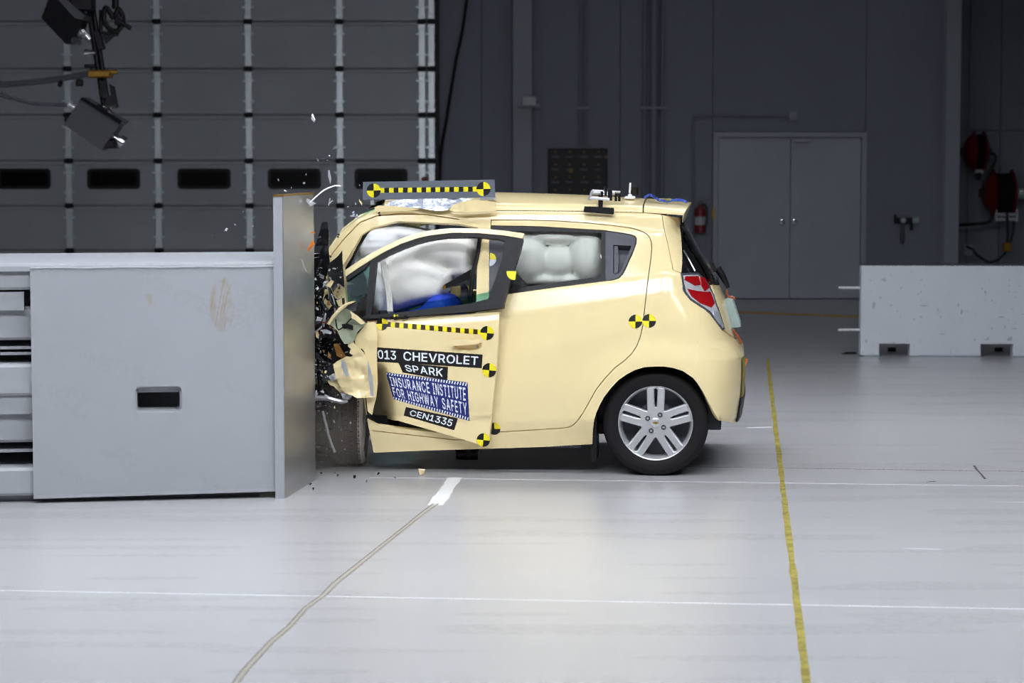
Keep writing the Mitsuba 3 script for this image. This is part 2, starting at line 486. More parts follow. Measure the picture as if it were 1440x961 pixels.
# the back wall: a dark backing with the metal panels in front of it
wb = add('wall_back', box(wx[0] - 0.02, wx[7] - 0.1, WY + 0.06, WY + 0.2, 0, 10), 'm_wall', kind='structure')
for a, b, z0 in ((wx[0], wx[1], 0), (wx[1], wx[2], 0), (wx[2], wx[3], 0), (wx[3], wx[4], 0), (wx[4], wx[5], 2.06), (wx[5], wx[6], 0)):
    add('panel', box(a + 0.0025, b - 0.0025, WY, WY + 0.06, z0, 10, 0.003), 'm_wall', wb)
wr = add('wall_recess', box(wx[6], 17, WY + 1.6, WY + 1.8, 0, 10), 'm_wall', kind='structure')
rx = [p[0] for p in [(5.893,2.035),(6.307,2.035),(6.629,2.035)]]
rz = [(6.26,2.09)][0][1]
for a, b in ((wx[6], rx[0]), (rx[0] + 0.012, rx[1]), (rx[1] + 0.012, rx[2] + 0.4), (rx[2] + 0.412, 16.9)):
    add('panel', box(a, b, WY + 1.56, WY + 1.6, 0, rz, 0.004), 'm_wall', wr)
    add('panel', box(a, b, WY + 1.56, WY + 1.6, rz + 0.012, 9.9, 0.004), 'm_wall', wr)
# steel columns
cx = [p[0] for p in [(0.009,1.931),(0.243,1.931),(5.278,1.931),(5.46,1.931)]]
for a, b, nm, lb in ((cx[0], cx[1], 'steel_column', 'grey painted steel column on the back wall between the roll-up door and the double doors'),
                     (cx[2], cx[3], 'steel_column', 'grey painted steel column on the back wall just left of the red hose reels')):
    k = thing(nm, lb, 'column')
    y0 = WY - 0.2
    add('front_flange', box(a, b, y0, y0 + 0.025, 0, 10, 0.004), 'm_column', k)
    add('web', box((a + b) / 2 - 0.01, (a + b) / 2 + 0.01, y0 + 0.025, WY - 0.012, 0, 10), 'm_column', k)
    add('back_flange', box(a, b, WY - 0.025, WY - 0.001, 0, 10), 'm_column', k)
    add('base_plate', box(a - 0.05, b + 0.05, y0 - 0.04, WY - 0.001, 0, 0.03), 'm_column', k)
add('ceiling_added_soffit', box(wx[7] + 0.02, 17, WY - 0.9, WY + 1.6, 4.4, 4.6), 'm_wall', kind='structure')  # soffit added out of view to shade the recess
# return wall that closes the recess
add('wall_return', box(wx[7] - 0.11, wx[7] + 0.02, WY + 0.2, WY + 1.6, 0, 10), 'm_wall', kind='structure')

# ---- sectional roll-up door
dz = [p[1] for p in [(-3.678,0.602),(-3.673,1.153),(-3.667,1.702),(-3.662,2.263),(-3.656,2.826),(-3.65,3.401)]]
dx1 = [(-0.94,2.8)][0][0]
rows = dz + [dz[-1] + 0.575, dz[-1] + 1.15]
rows = [rows[0] - 1.15, rows[0] - 0.575] + rows
rows[0] = 0.02
stx = [p[0] for p in [(-5.441,1.933),(-4.343,1.933),(-3.226,1.933),(-2.11,1.933)]]
pitch = (stx[-1] - stx[0]) / 3
stx = [stx[0] - 2 * pitch, stx[0] - pitch] + stx
ends = [p[0] for p in [(-1.103,1.933),(-0.985,1.933)]]
dx0 = stx[0] - 0.2
gd = add('door_2', box(dx0, dx1, WY + 0.05, WY + 0.09, 0, rows[-1]), 'm_rolldoor', kind='structure')
wz = [(-5.992,1.58),(-5.995,1.388)]
wnd = [(p[0] - 0.297, p[0] + 0.297) for p in [(-5.993,1.497),(-4.893,1.497),(-3.783,1.497),(-2.673,1.497),(-1.608,1.497)]]
wnd = [(wnd[0][0] - pitch, wnd[0][1] - pitch)] + wnd
winrow = 3
for i in range(len(rows) - 1):
    z0, z1 = rows[i] + 0.008, rows[i + 1] - 0.008
    if i == winrow:
        poly = shapely.box(dx0, z0, dx1 - 0.02, z1)
        for a, b in wnd:
            poly = poly.difference(rrect(a, b, wz[1][1], wz[0][1], 0.03))
        m = prism(poly, 0.05)
        add('panel', moved(up_y(m), y=WY + 0.05), 'm_rolldoor', gd)
        for a, b in wnd:
            w = add('window', moved(up_y(prism(rrect(a - 0.03, b + 0.03, wz[1][1] - 0.03, wz[0][1] + 0.03, 0.05).difference(rrect(a + 0.012, b - 0.012, wz[1][1] + 0.012, wz[0][1] - 0.012, 0.03)), 0.02)), y=WY + 0.012), 'm_black', gd)
            add('pane', box(a, b, WY + 0.03, WY + 0.036, wz[1][1], wz[0][1]), 'm_window_black', w)
    else:
        add('panel', box(dx0, dx1 - 0.02, WY, WY + 0.05, z0, z1, 0.008), 'm_rolldoor', gd)
    add('lip', box(dx0, dx1 - 0.02, WY - 0.014, WY + 0.01, rows[i + 1] - 0.046, rows[i + 1] - 0.014, 0.006), 'm_lip', gd)


def stile(z0, z1):
    """galvanised stile of one section with its hinge straps"""
    h = z1 - z0
    q = [box(-0.039, 0.039, -0.02, 0, 0.03, h - 0.03, 0.004)]
    for zz in (0.06, h - 0.06):
        q.append(box(-0.046, 0.046, -0.03, -0.018, zz - 0.03, zz + 0.03, 0.006))
    for zz in (h * 0.30, h * 0.74):
        q += [box(-0.07, 0.07, -0.026, -0.015, zz - 0.012, zz + 0.012, 0.003), cyl((-0.055, -0.034, zz), (-0.055, -0.02, zz), 0.012, 8), cyl((0.055, -0.034, zz), (0.055, -0.02, zz), 0.012, 8)]
    return q


hinge = [box(-0.05, 0.05, -0.035, 0.004, -0.028, 0.028, 0.006), cyl((-0.055, -0.03, 0), (0.055, -0.03, 0), 0.014, 10)]
for i in range(len(rows) - 1):
    for x in stx + ends:
        add('stile', [moved(q, x, WY - 0.004, rows[i]) for q in stile(rows[i], rows[i + 1])], 'm_galv', gd)
        if i:
            add('hinge', [moved(q, x, WY - 0.004, rows[i]) for q in hinge], 'm_black', gd)
add('trim_1', box(dx1, dx1 + 0.05, WY - 0.12, WY, 0, 10, 0.005), 'm_black', kind='structure')
lab = [(-1.341,1.498),(-1.202,1.429),(-1.114,1.507),(-1.028,1.42)]
add('warning_mark', [box(lab[2][0], lab[3][0], WY - 0.03, WY - 0.026, lab[3][1], lab[2][1])], 'm_red', gd)

# ---- double doors
dp = [(2.469,2.054),(4.351,0.001),(3.42,1.061)]
L, R, MID, TOP = dp[0][0], dp[1][0], dp[2][0], dp[0][1]
d1 = add('door_1', [box(L, L + 0.06, WY - 0.03, WY + 0.05, 0, TOP), box(R - 0.06, R, WY - 0.03, WY + 0.05, 0, TOP), box(L, R, WY - 0.031, WY + 0.05, TOP - 0.06, TOP)], 'm_door_frame', kind='structure')
for a, b in ((L + 0.066, MID - 0.003), (MID + 0.003, R - 0.066)):
    add('leaf', box(a, b, WY + 0.0, WY + 0.045, 0.012, TOP - 0.067, 0.003), 'm_door', d1)
kn = [(3.319,0.958),(3.468,0.958)]
for x, z in kn:
    add('knob', [lathe([(0, -0.012), (0.03, -0.008), (0.036, 0.008), (0.028, 0.026), (0.014, 0.034), (0.012, 0.06), (0.03, 0.062), (0.03, 0.068), (0, 0.068)], 20)], 'm_chrome', d1, smooth=40,
        to_world=T().translate([x, WY - 0.066, z]).rotate([1, 0, 0], -90))
cl = [(3.554,1.958),(3.449,1.993)]
add('door_closer', box(cl[0][0] - 0.09, cl[0][0] + 0.09, WY - 0.05, WY, cl[0][1] - 0.03, cl[0][1] + 0.02, 0.006), 'm_door', d1)
kp = [(2.489,1.062)]
add('strike_plate', box(L - 0.01, L + 0.02, WY - 0.036, WY - 0.028, kp[0][1] - 0.07, kp[0][1] + 0.07), 'm_brass', d1)

# ---- conduits and boxes on the back wall
for k, (px, r, z0, lb) in enumerate((([(0.837,1.932)][0], 0.018, 1.9, 'thin grey conduit running down to the dark valve panel, left one of the pair'),
                                     ([(0.898,1.932)][0], 0.018, 1.9, 'thin grey conduit running down to the dark valve panel, right one of the pair'),
                                     ([(1.621,1.932)][0], 0.026, 0.0, 'grey wall pipe left of two others beside the double doors'),
                                     ([(1.734,1.932)][0], 0.050, 0.0, 'thickest grey wall pipe, the middle one of three left of the double doors'),
                                     ([(1.839,1.932)][0], 0.026, 0.0, 'grey wall pipe nearest the double doors of three side by side'))):
    c = thing('wall_pipe', lb, 'pipe')
    add('pipe', cyl((px[0], WY - r - 0.012, z0), (px[0], WY - r - 0.012, 10), r, 14), 'm_wall', c, smooth=40)
    for zz in (2.35, 4.2, 6.5):
        add('clip', box(px[0] - r - 0.03, px[0] + r + 0.03, WY - 2 * r - 0.018, WY, zz - 0.015, zz + 0.015, 0.003), 'm_column', c)
cd = [(2.234,0.003),(2.224,1.585),(2.221,2.175),(2.307,2.253),(2.96,2.253),(3.413,2.253)]
c = thing('conduit', 'thin grey conduit bending over the double doors to a small box', 'conduit')
pts = [(cd[0][0], WY - 0.02, 0.0), (cd[1][0], WY - 0.02, cd[1][1]), (cd[2][0], WY - 0.02, cd[2][1]), (cd[3][0], WY - 0.02, cd[3][1]), (cd[4][0], WY - 0.02, cd[4][1]), (cd[5][0], WY - 0.02, cd[5][1])]
add('tube', tube(pts, 0.017), 'm_wall', c, smooth=40)
bx = [(3.439,2.253)][0]
add('junction_box', box(bx[0] - 0.055, bx[0] + 0.055, WY - 0.06, WY, bx[1] - 0.055, bx[1] + 0.055, 0.006), 'm_column', c)

c = thing('junction_box', 'small pale grey box with a bracket high on the left steel column', 'box')
jb = [(0.129,2.481),(0.293,2.369),(0.06,2.395),(0.345,2.352)]
add('body', box(jb[0][0], jb[1][0], WY - 0.32, WY - 0.2, jb[1][1], jb[0][1], 0.008), 'm_lip', c)
add('bracket', box(jb[2][0], jb[3][0], WY - 0.26, WY - 0.2, jb[3][1], jb[2][1], 0.004), 'm_column', c)

c = thing('valve_panel', 'dark panel of small yellow fittings on the back wall above the car roof', 'panel')
vp = [(0.444,1.854),(1.169,1.28)]
x0, z1, x1 = vp[0][0], vp[0][1], vp[1][0]
zb = z1 - 0.72
add('board', box(x0, x1, WY - 0.08, WY, zb, z1, 0.01), 'm_black', c)
for i in range(4):
    for j in range(4):
        xx, zz = x0 + 0.09 + i * 0.175, z1 - 0.10 - j * 0.155
        add('tag', box(xx - 0.05, xx + 0.045, WY - 0.085, WY - 0.079, zz - 0.012, zz + 0.012), 'm_gray_plastic', c)
        add('fitting', cyl((xx, WY - 0.11, zz + 0.06), (xx, WY - 0.08, zz + 0.06), 0.014, 10), 'm_ochre', c)
add('fitting', cyl((x0 + 0.275, WY - 0.13, z1 - 0.27), (x0 + 0.275, WY - 0.08, z1 - 0.27), 0.03, 12), 'm_ochre', c)
add('fitting', cyl((x1 - 0.02, WY - 0.12, z1 - 0.1), (x1 - 0.02, WY - 0.08, z1 - 0.1), 0.022, 12), 'm_ochre', c)

# loose cable beside the roll-up door
cb = [(-0.552,3.65),(-0.691,2.879),(-0.797,2.233),(-0.876,1.715),(-0.913,0.805)]
add('hanging_cable', tube([(cb[0][0] + 0.25, WY - 0.12, 6.0)] + [(x, WY - 0.1, z) for x, z in cb] + [(cb[-1][0], WY - 0.06, 0.4), (cb[-1][0], WY - 0.06, 0.0)], 0.02), 'm_black', smooth=40,
    label='black cable hanging down at a slant right of the roll-up door', cat='cable')

# fire extinguisher
fe = [(2.307,0.821),(2.305,1.143)]
c = thing('fire_extinguisher', 'dark red fire extinguisher hung on the back wall left of the double doors', 'fire extinguisher')
fx, fz = fe[0]
add('cylinder', lathe([(0, 0), (0.06, 0.0), (0.07, 0.012), (0.07, 0.27), (0.055, 0.31), (0.022, 0.335), (0.022, 0.35), (0, 0.35)], 24), 'm_red', c, smooth=40, to_world=T().translate([fx, WY - 0.12, fz]))
add('label', lathe([(0.0711, 0.10), (0.0711, 0.2)], 24), 'm_lip', c, to_world=T().translate([fx, WY - 0.12, fz]))
add('valve', [cyl((fx, WY - 0.12, fz + 0.34), (fx, WY - 0.12, fz + 0.39), 0.018, 12), box(fx - 0.03, fx + 0.07, WY - 0.135, WY - 0.105, fz + 0.372, fz + 0.385, 0.003), box(fx - 0.03, fx + 0.07, WY - 0.135, WY - 0.105, fz + 0.395, fz + 0.41, 0.003)], 'm_chrome', c)
add('hose', tube([(fx + 0.02, WY - 0.14, fz + 0.36), (fx + 0.07, WY - 0.17, fz + 0.33), (fx + 0.078, WY - 0.17, fz + 0.2), (fx + 0.06, WY - 0.17, fz + 0.06)], 0.01), 'm_black', c, smooth=40)
add('bracket', box(fx - 0.04, fx + 0.04, WY - 0.055, WY, fz + 0.2, fz + 0.3), 'm_black', c)

# regulator right of the doors
rg = [(4.795,0.976),(4.699,0.976),(4.961,0.968),(4.807,0.715),(4.91,0.872)]
c = thing('air_regulator', 'small dark air regulator with a green end on the wall right of the double doors', 'regulator')
gx, gz = rg[0]
add('body', [box(gx - 0.10, gx + 0.12, WY - 0.10, WY, gz - 0.035, gz + 0.03, 0.01), cyl((gx - 0.09, WY - 0.06, gz + 0.03), (gx - 0.09, WY - 0.06, gz + 0.07), 0.015, 10)], 'm_black', c)
add('gauge', cyl((gx, WY - 0.125, gz), (gx, WY - 0.1, gz), 0.032, 18), 'm_lip', c)
add('cap', cyl((gx + 0.12, WY - 0.05, gz - 0.005), (gx + 0.20, WY - 0.05, gz - 0.005), 0.045, 16), 'm_green_gray', c, smooth=40)
add('bowl', [cyl((gx, WY - 0.06, gz - 0.25), (gx, WY - 0.06, gz - 0.035), 0.03, 14, 0.02), cyl((gx, WY - 0.06, gz - 0.29), (gx, WY - 0.06, gz - 0.25), 0.02, 10)], 'm_gray_plastic', c, smooth=40)
add('valve', [cyl((gx + 0.11, WY - 0.06, gz - 0.12), (gx + 0.11, WY - 0.06, gz - 0.03), 0.018, 10)], 'm_black', c, smooth=40)

# hose reels in the recess
RY = WY + 1.56


def reel(cx_, cz_, r, w, label, wide):
    c = thing('hose_reel', label, 'hose reel')
    yy = RY - 0.42
    Rm = lambda m: moved(m, cx_, yy, cz_, ry=math.pi / 2)
    for s in (-1, 1):
        add('flange', Rm(lathe([(0, s * w / 2), (r * 0.5, s * w / 2 + s * 0.05 * (2 if s < 0 else 1)), (r * 0.95, s * w / 2), (r, s * w / 2 - s * 0.012), (r * 0.9, s * w / 2 - s * 0.02), (0, s * w / 2 - s * 0.02)], 36)), 'm_red', c, smooth=35)
    add('drum', Rm(lathe([(0, -w / 2), (r * 0.4, -w / 2 + 0.02), (r * 0.4, w / 2 - 0.02), (0, w / 2)], 24)), 'm_red_dark', c, smooth=35)
    n = 5
    prof = [(r * 0.4, -w / 2 + 0.025)]
    for k in range(n):
        z0 = -w / 2 + 0.025 + (w - 0.05) * k / n
        dzz = (w - 0.05) / n
        for t in np.linspace(0, 1, 7):
            prof.append((r * 0.74 + r * 0.1 * math.sin(math.pi * t), z0 + dzz * t))
    prof.append((r * 0.4, w / 2 - 0.025))
    add('hose_coil', Rm(lathe(prof, 36)), 'm_dark', c, smooth=35)
    add('bracket', [box(cx_ - w / 2 - 0.09, cx_ - w / 2 - 0.06, yy - 0.05, RY, cz_ - 0.05, cz_ + 0.05), box(cx_ + w / 2 + 0.06, cx_ + w / 2 + 0.09, yy - 0.05, RY, cz_ - 0.05, cz_ + 0.05)], 'm_red_dark', c)
    return c, yy


ra = [(5.953,1.822),(6.261,1.289),(6.032,0.872),(6.532,1.37)]
c, yy = reel(ra[0][0], ra[0][1], 0.26, 0.14, 'upper, smaller dark red hose reel in the recess right of the steel column', False)
add('outlet', [box(ra[0][0] - 0.05, ra[0][0] + 0.06, yy - 0.06, yy + 0.04, ra[0][1] - 0.28, ra[0][1] - 0.23, 0.01)], 'm_lip', c)
add('nozzle', cyl((ra[0][0], yy - 0.02, ra[0][1] - 0.36), (ra[0][0], yy - 0.02, ra[0][1] - 0.27), 0.025, 12, 0.04), 'm_black', c, smooth=40)
cx_, cz_ = ra[1]
c, yy = reel(cx_, cz_, 0.31, 0.26, 'lower, larger red hose reel at the right edge of the picture', True)
add('motor', cyl((cx_ + 0.17, yy, cz_), (cx_ + 0.46, yy, cz_), 0.075, 20), 'm_silver_bits', c, smooth=40)
add('roller_guide', [cyl((cx_ - 0.10, yy - 0.16, cz_ - 0.27), (cx_ + 0.15, yy - 0.16, cz_ - 0.27), 0.022, 12), cyl((cx_ - 0.10, yy - 0.16, cz_ - 0.33), (cx_ + 0.15, yy - 0.16, cz_ - 0.33), 0.022, 12),
     box(cx_ - 0.12, cx_ - 0.10, yy - 0.19, yy, cz_ - 0.36, cz_ - 0.2), box(cx_ + 0.15, cx_ + 0.17, yy - 0.19, yy, cz_ - 0.36, cz_ - 0.2)], 'm_lip', c)
hs = [(6.22,1.035),(6.215,0.763),(6.281,0.645)]
add('hose', tube([(cx_ + 0.03, yy - 0.18, cz_ - 0.25), (cx_ + 0.04, yy - 0.2, cz_ - 0.5), (cx_ + 0.035, yy - 0.2, cz_ - 0.62)], 0.018), 'm_black', c, smooth=40)
add('coupler', box(cx_ - 0.02, cx_ + 0.09, yy - 0.24, yy - 0.16, cz_ - 0.74, cz_ - 0.62, 0.012), 'm_brass', c)
cb = [(6.053,1.831),(6.154,1.741),(6.076,1.533),(6.024,1.352),(6.064,1.126),(6.12,1.035),(6.085,0.926),(5.922,0.899),(5.759,0.89)]
add('air_hose', tube([(x, RY - 0.5, z) for x, z in cb] + [(cb[-1][0], RY - 0.05, cb[-1][1] - 0.03)], 0.022), 'm_black', smooth=40,
    label='black hose bending down from the upper hose reel behind the lower one', cat='hose')
cb = [(6.41,1.071),(6.397,0.763),(6.31,0.526),(6.13,0.408),(5.965,0.49),(5.891,0.572)]
add('power_cable', tube([(x, RY - 0.45, z) for x, z in cb] + [(cb[-1][0], RY - 0.06, cb[-1][1] + 0.02)], 0.016), 'm_black', smooth=40,
    label='thin black cable looping below the lower hose reel to a wall socket', cat='cable')
so = [(5.924,0.547)][0]
add('wall_socket', [box(so[0] - 0.06, so[0] + 0.05, RY - 0.05, RY, so[1] - 0.07, so[1] + 0.07, 0.008), box(so[0] - 0.03, so[0] + 0.02, RY - 0.056, RY - 0.05, so[1] - 0.04, so[1] + 0.04)], 'm_lip',
    label='small grey wall socket under the hose reels', cat='socket')

# ------------------------------------------------------------------ block barrier at the right
bf = [(3.066,20.578),(4.677,20.504)]
ang = math.atan2(bf[1][1] - bf[0][1], bf[1][0] - bf[0][0])
blen = math.hypot(bf[1][0] - bf[0][0], bf[1][1] - bf[0][1])
sc = blen / 260.0
bh = [(3.623,0.8)][0][1]
pk = [((1235 - 1210) * sc, (1281 - 1210) * sc), ((1378 - 1210) * sc, (1426 - 1210) * sc)]
poly = shapely.box(0, 0.012, blen + 0.3, bh)
for a, b in pk:
    poly = poly.difference(shapely.box(a, -0.1, b, 0.118))
poly = poly.union(shapely.box(0, 0, 0.1, 0.012)) if False else poly
BT = lambda m: moved(m, bf[0][0], bf[0][1], 0, rz=ang)
c = thing('block_barrier', 'low pale grey block barrier with two square openings at its foot, right of the car', 'barrier')
hw = prism(poly, 0.16)
add('body', BT(moved(up_y(hw), y=0.16)), 'm_block', c)
add('lid', BT(box(-0.006, blen + 0.306, -0.004, 0.164, bh, bh + 0.012)), 'm_gray_plastic', c)
add('skid', BT([box(0.03, pk[0][0] - 0.01, 0.02, 0.14, 0, 0.012), box(pk[0][1] + 0.01, pk[1][0] - 0.01, 0.02, 0.14, 0, 0.012), box(pk[1][1] + 0.01, blen + 0.28, 0.02, 0.14, 0, 0.012)]), 'm_block', c)
for a, b in pk:
    add('pocket_liner', BT([box(a, a + 0.008, 0.01, 0.15, 0.001, 0.118), box(b - 0.008, b, 0.01, 0.15, 0.001, 0.118), box(a, b, 0.01, 0.15, 0.112, 0.118)]), 'm_block', c)
for v in (404.5, 463.5):
    q = ([(2.983,0.601)][0][1] if v < 430 else [(2.988,0.229)][0][1])
    add('hinge_pin', BT(moved(cyl((-0.19, 0.08, q), (0.01, 0.08, q), 0.011, 10))), 'm_white', c)
q = [(3.017,20.84)][0]
add('rubber_scrap', [box(q[0] - 0.05, q[0] + 0.05, q[1] - 0.03, q[1] + 0.03, 0, 0.018, 0.006), box(q[0] - 0.08, q[0] - 0.01, q[1] - 0.02, q[1] + 0.01, 0, 0.01, 0.003)], 'm_black',
    label='small black scrap on the floor by the left foot of the block barrier', cat='scrap')
for px, side in (([(3.41,20.689)][0], 'left'), ([(4.373,20.689)][0], 'right')):
    add('bolt_end', [cyl((px[0] - 0.02, px[1] + 0.4, 0.02), (px[0] + 0.05, px[1] + 0.4, 0.02), 0.02, 10)], 'm_black',
        label='small dark bolt lying inside the ' + side + ' opening under the block barrier', cat='bolt')

# ------------------------------------------------------------------ markings on the floor
def strip(pts, w, z0=0.0, z1=0.001):
    p = np.asarray(pts, float)
    t = np.gradient(p, axis=0)
    t /= np.linalg.norm(t, axis=1, keepdims=True)
    nrm = np.c_[-t[:, 1], t[:, 0]]
    w = np.broadcast_to(w, len(p))[:, None] / 2
    return moved(prism(Polygon(np.vstack([p - nrm * w, (p + nrm * w)[::-1]])), z1 - z0), z=z0)


def ragged(a, b, n, w, amp, seed):
    g = np.random.default_rng(seed)
    a, b = np.array(a), np.array(b)
    t = np.linspace(0, 1, n)[:, None]
    d = (b - a) / np.linalg.norm(b - a)
    return a + (b - a) * t + np.array([-d[1], d[0]]) * (g.normal(0, amp, n)[:, None]), w * (1 + g.normal(0, 0.12, n))


def marking(name, a, b, w, m, label, seed=1, amp=0.001, n=60, cat='floor marking', group=None, z=0.001):
    p, ww = ragged(a, b, n, w, amp, seed)
    return add(name, strip(p, ww, 0.0, z), m, label=label, cat=cat, group=group)


q = [(2.219,20.323),(0.954,7.419)]
marking('yellow_tape', q[0], q[1], 0.029, 'm_yellow_tape', 'dull yellow tape line on the floor running towards the camera behind the car', cat='tape', z=0.0018)
q = [(2.496,26.517),(3.97,25.631)]
marking('yellow_line', q[0], q[1], 0.33, 'm_mustard', 'mustard yellow line on the far floor in front of the double doors')
q = [(-2.131,9.396),(2.041,8.992)]
marking('white_line', q[0], q[1], 0.011, 'm_white_line', 'thin pale line across the whole foreground floor', 3, 0.0012)
q = [(-0.778,12.746),(2.803,12.399)]
marking('white_line', q[0], q[1], 0.010, 'm_white_line', 'thin white line on the floor just in front of the rear wheel', 4, 0.001)
q = [(0.747,13.22),(2.896,12.994)]
marking('dark_line', q[0], q[1], 0.007, 'm_seam', 'thin dark joint line on the floor running right from behind the rear wheel', 5, 0.0006)
q = [(2.625,13.251),(2.577,12.69)]
marking('dark_line', q[0], q[1], 0.012, 'm_joint', 'short dark cross stroke over the joint line at the right edge', 6, 0.001, 8)
q = [(-0.927,7.569),(-0.912,7.91),(-0.87,8.382),(-0.83,8.666),(-0.802,9.013),(-0.754,9.28),(-0.73,9.531),(-0.669,9.933),(-0.58,10.524),(-0.505,11.015),(-0.438,11.461),(-0.385,11.77)]
q0 = np.array(q)
c = thing('crack_tape', 'taupe taped seam running diagonally over the foreground floor', 'tape')
add('band', strip(q0, np.linspace(0.026, 0.034, len(q0))), 'm_taupe', c)
off = np.linspace(0.010, 0.013, len(q0))[:, None] * np.array([[0.98, -0.1]])
wob = np.random.default_rng(5).normal(0, 0.0015, (len(q0), 1))
add('edge_line', strip(q0 - off + wob, 0.0055, 0.001, 0.0016), 'm_seam', c)
add('edge_line', strip(q0 + off * 0.8 - wob, 0.0045, 0.001, 0.0016), 'm_seam', c)
q = [(-0.387,11.721),(-0.311,12.746)]
marking('white_tape', q[0], q[1], 0.085, 'm_tape_pale', 'short wide pale tape at the far end of the diagonal seam', 7, 0.002, 12, 'tape')
for a, b, w, lb in (([(1.754,10.418)][0], [(1.921,10.389)][0], 0.010, 'short white scratch on the right foreground floor'),
                    ([(2.429,11.843)][0], [(2.601,11.819)][0], 0.006, 'thin white scratch near the right edge beside the cross stroke'),
                    ([(2.237,12.563)][0], [(2.294,12.605)][0], 0.010, 'short dark tick on the floor along the right white line'),
                    ([(1.52,15.114)][0], [(1.691,15.154)][0], 0.03, 'faint pale scuff on the floor behind the rear bumper')):
    marking('floor_scratch', a, b, w, 'm_joint' if 'dark' in lb else 'm_white_line', lb, 9, 0.001, 8)

# ------------------------------------------------------------------ crash barrier
BARA = math.radians(9.0)
BR = lambda m: (moved(m, BAR_O[0], BAR_O[1], 0, rz=BARA) if isinstance(m, trimesh.Trimesh) else [BR(q) for q in m])
cbar = thing('crash_barrier', 'big pale grey steel crash barrier with a raised impact plate the car has hit', 'barrier')
fp = [(-1.223,1.205),(0.009,1.203),(-1.242,0.037),(0,0.048),(-0.708,0.585),(-0.474,0.453)]
ZT = 1.197
zlo = [fp[2][1], fp[3][1]]
x0 = fp[0][0]
poly = Polygon([(x0, zlo[0]), (0.004, zlo[1]), (0.004, ZT), (x0, ZT)])
poly = poly.difference(rrect(fp[4][0], fp[5][0], fp[5][1], fp[4][1], 0.025))
fr = relief(poly, 0.05, lambda x, z, d: np.where(d < 1e-9, 0.022, 0.03), 0.0)
pan = prism(poly.buffer(-0.012).buffer(0.004, join_style=1), 0.03)
add('front_panel', BR(moved(up_y(prism(poly, 0.03)), y=0.03)), 'm_barrier', cbar)
hp = rrect(fp[4][0], fp[5][0], fp[5][1], fp[4][1], 0.025)
add('slot_collar', BR(moved(up_y(prism(hp.buffer(0.004).difference(hp.buffer(-0.010)), 0.16)), y=0.19)), 'm_barrier_side', cbar)
add('slot_bar', BR(box(fp[4][0] - 0.02, fp[5][0] + 0.02, 0.05, 0.07, fp[4][1] - 0.034, fp[4][1] - 0.004, 0.003)), 'm_barrier_side', cbar)
XL = -3.4
# rounded top edge and top plate
arc = [(0.0, -0.02)] + [(0.022 - 0.022 * math.cos(t), 0.022 * math.sin(t)) for t in np.linspace(0, math.pi / 2, 8)]
prof = arc + [(1.22, 0.022), (1.22, 0.0), (0.03, -0.0), (0.03, -0.02)]
v = []
for xx in (XL, 0.004):
    v += [(xx + (0.31 * a if xx > -1 else 0), a, ZT + b) for a, b in prof]
n = len(prof)
f = [[k, (k + 1) % n, (k + 1) % n + n, k + n] for k in range(n)]
tm = trimesh.Trimesh(np.array(v), np.vstack([np.array(f)[:, [0, 1, 2]], np.array(f)[:, [0, 2, 3]]]), process=False)
add('top_plate', BR(tm), 'm_barrier_side', cbar, smooth=30)
add('weld_bead', BR(tube([(x0 + 0.01 * k * 14, -0.002, ZT - 0.004 + 0.0015 * math.sin(k * 2.3)) for k in range(10)], 0.006)), 'm_barrier_side', cbar, smooth=40)
add('base_rail', BR(moved(up_y(prism(Polygon([(x0, zlo[0] - 0.014), (0.0, zlo[1] - 0.014), (0.0, zlo[1] + 0.002), (x0, zlo[0] + 0.002)]), 0.03)), y=0.024)), 'm_barrier_side', cbar)
# ribs of the frame left of the panel
zz = [p[1] for p in [(-1.302,1.208),(-1.304,1.082),(-1.305,0.992),(-1.308,0.823),(-1.31,0.705),(-1.312,0.546),(-1.314,0.463),(-1.316,0.3),(-1.318,0.177),(-1.321,0.035)]]
for k, (a, b) in enumerate(((0, 1), (2, 3), (4, 5), (6, 7), (8, 9))):
    add('cross_beam', BR(box(XL, x0 + 0.02, 0.03 if k in (0, 2, 4) else 0.10, 0.34, zz[b], zz[a] - (0.004 if k == 0 else 0), 0.014)), 'm_barrier_side', cbar)
add('end_post', BR(box(x0 + 0.02, x0 + 0.05, 0.03, 1.1, zlo[0] + 0.02, ZT - 0.03)), 'm_barrier_side', cbar)
for k, (za, yb) in enumerate((([(-1.306,1.037)][0][1], 0.7), ([(-1.315,0.51)][0][1], 0.6))):
    add('inner_plate', BR(box(XL, x0 - 0.035 if k == 0 else x0, 0.06, 0.09, za - 0.06, za + 0.06 - (0.026 if k == 0 else 0.01))), 'm_barrier_side', cbar)
for z_ in ([(-1.326,0.783)][0][1], [(-1.326,0.754)][0][1], [(-1.334,0.256)][0][1]):
    add('shelf_plate', BR(box(XL, x0 + 0.02, 0.12, 0.62, z_ - 0.008, z_ + 0.006)), 'm_barrier_side', cbar)
add('back_panel', BR(box(XL, 0.0, 1.19, 1.218, 0.1, ZT)), 'm_barrier_side', cbar)
add('foot', BR([box(XL, -0.08, 0.10, 1.1, 0.0, 0.16)]), 'm_barrier_side', cbar)  # block added under the barrier to keep light out of the gap
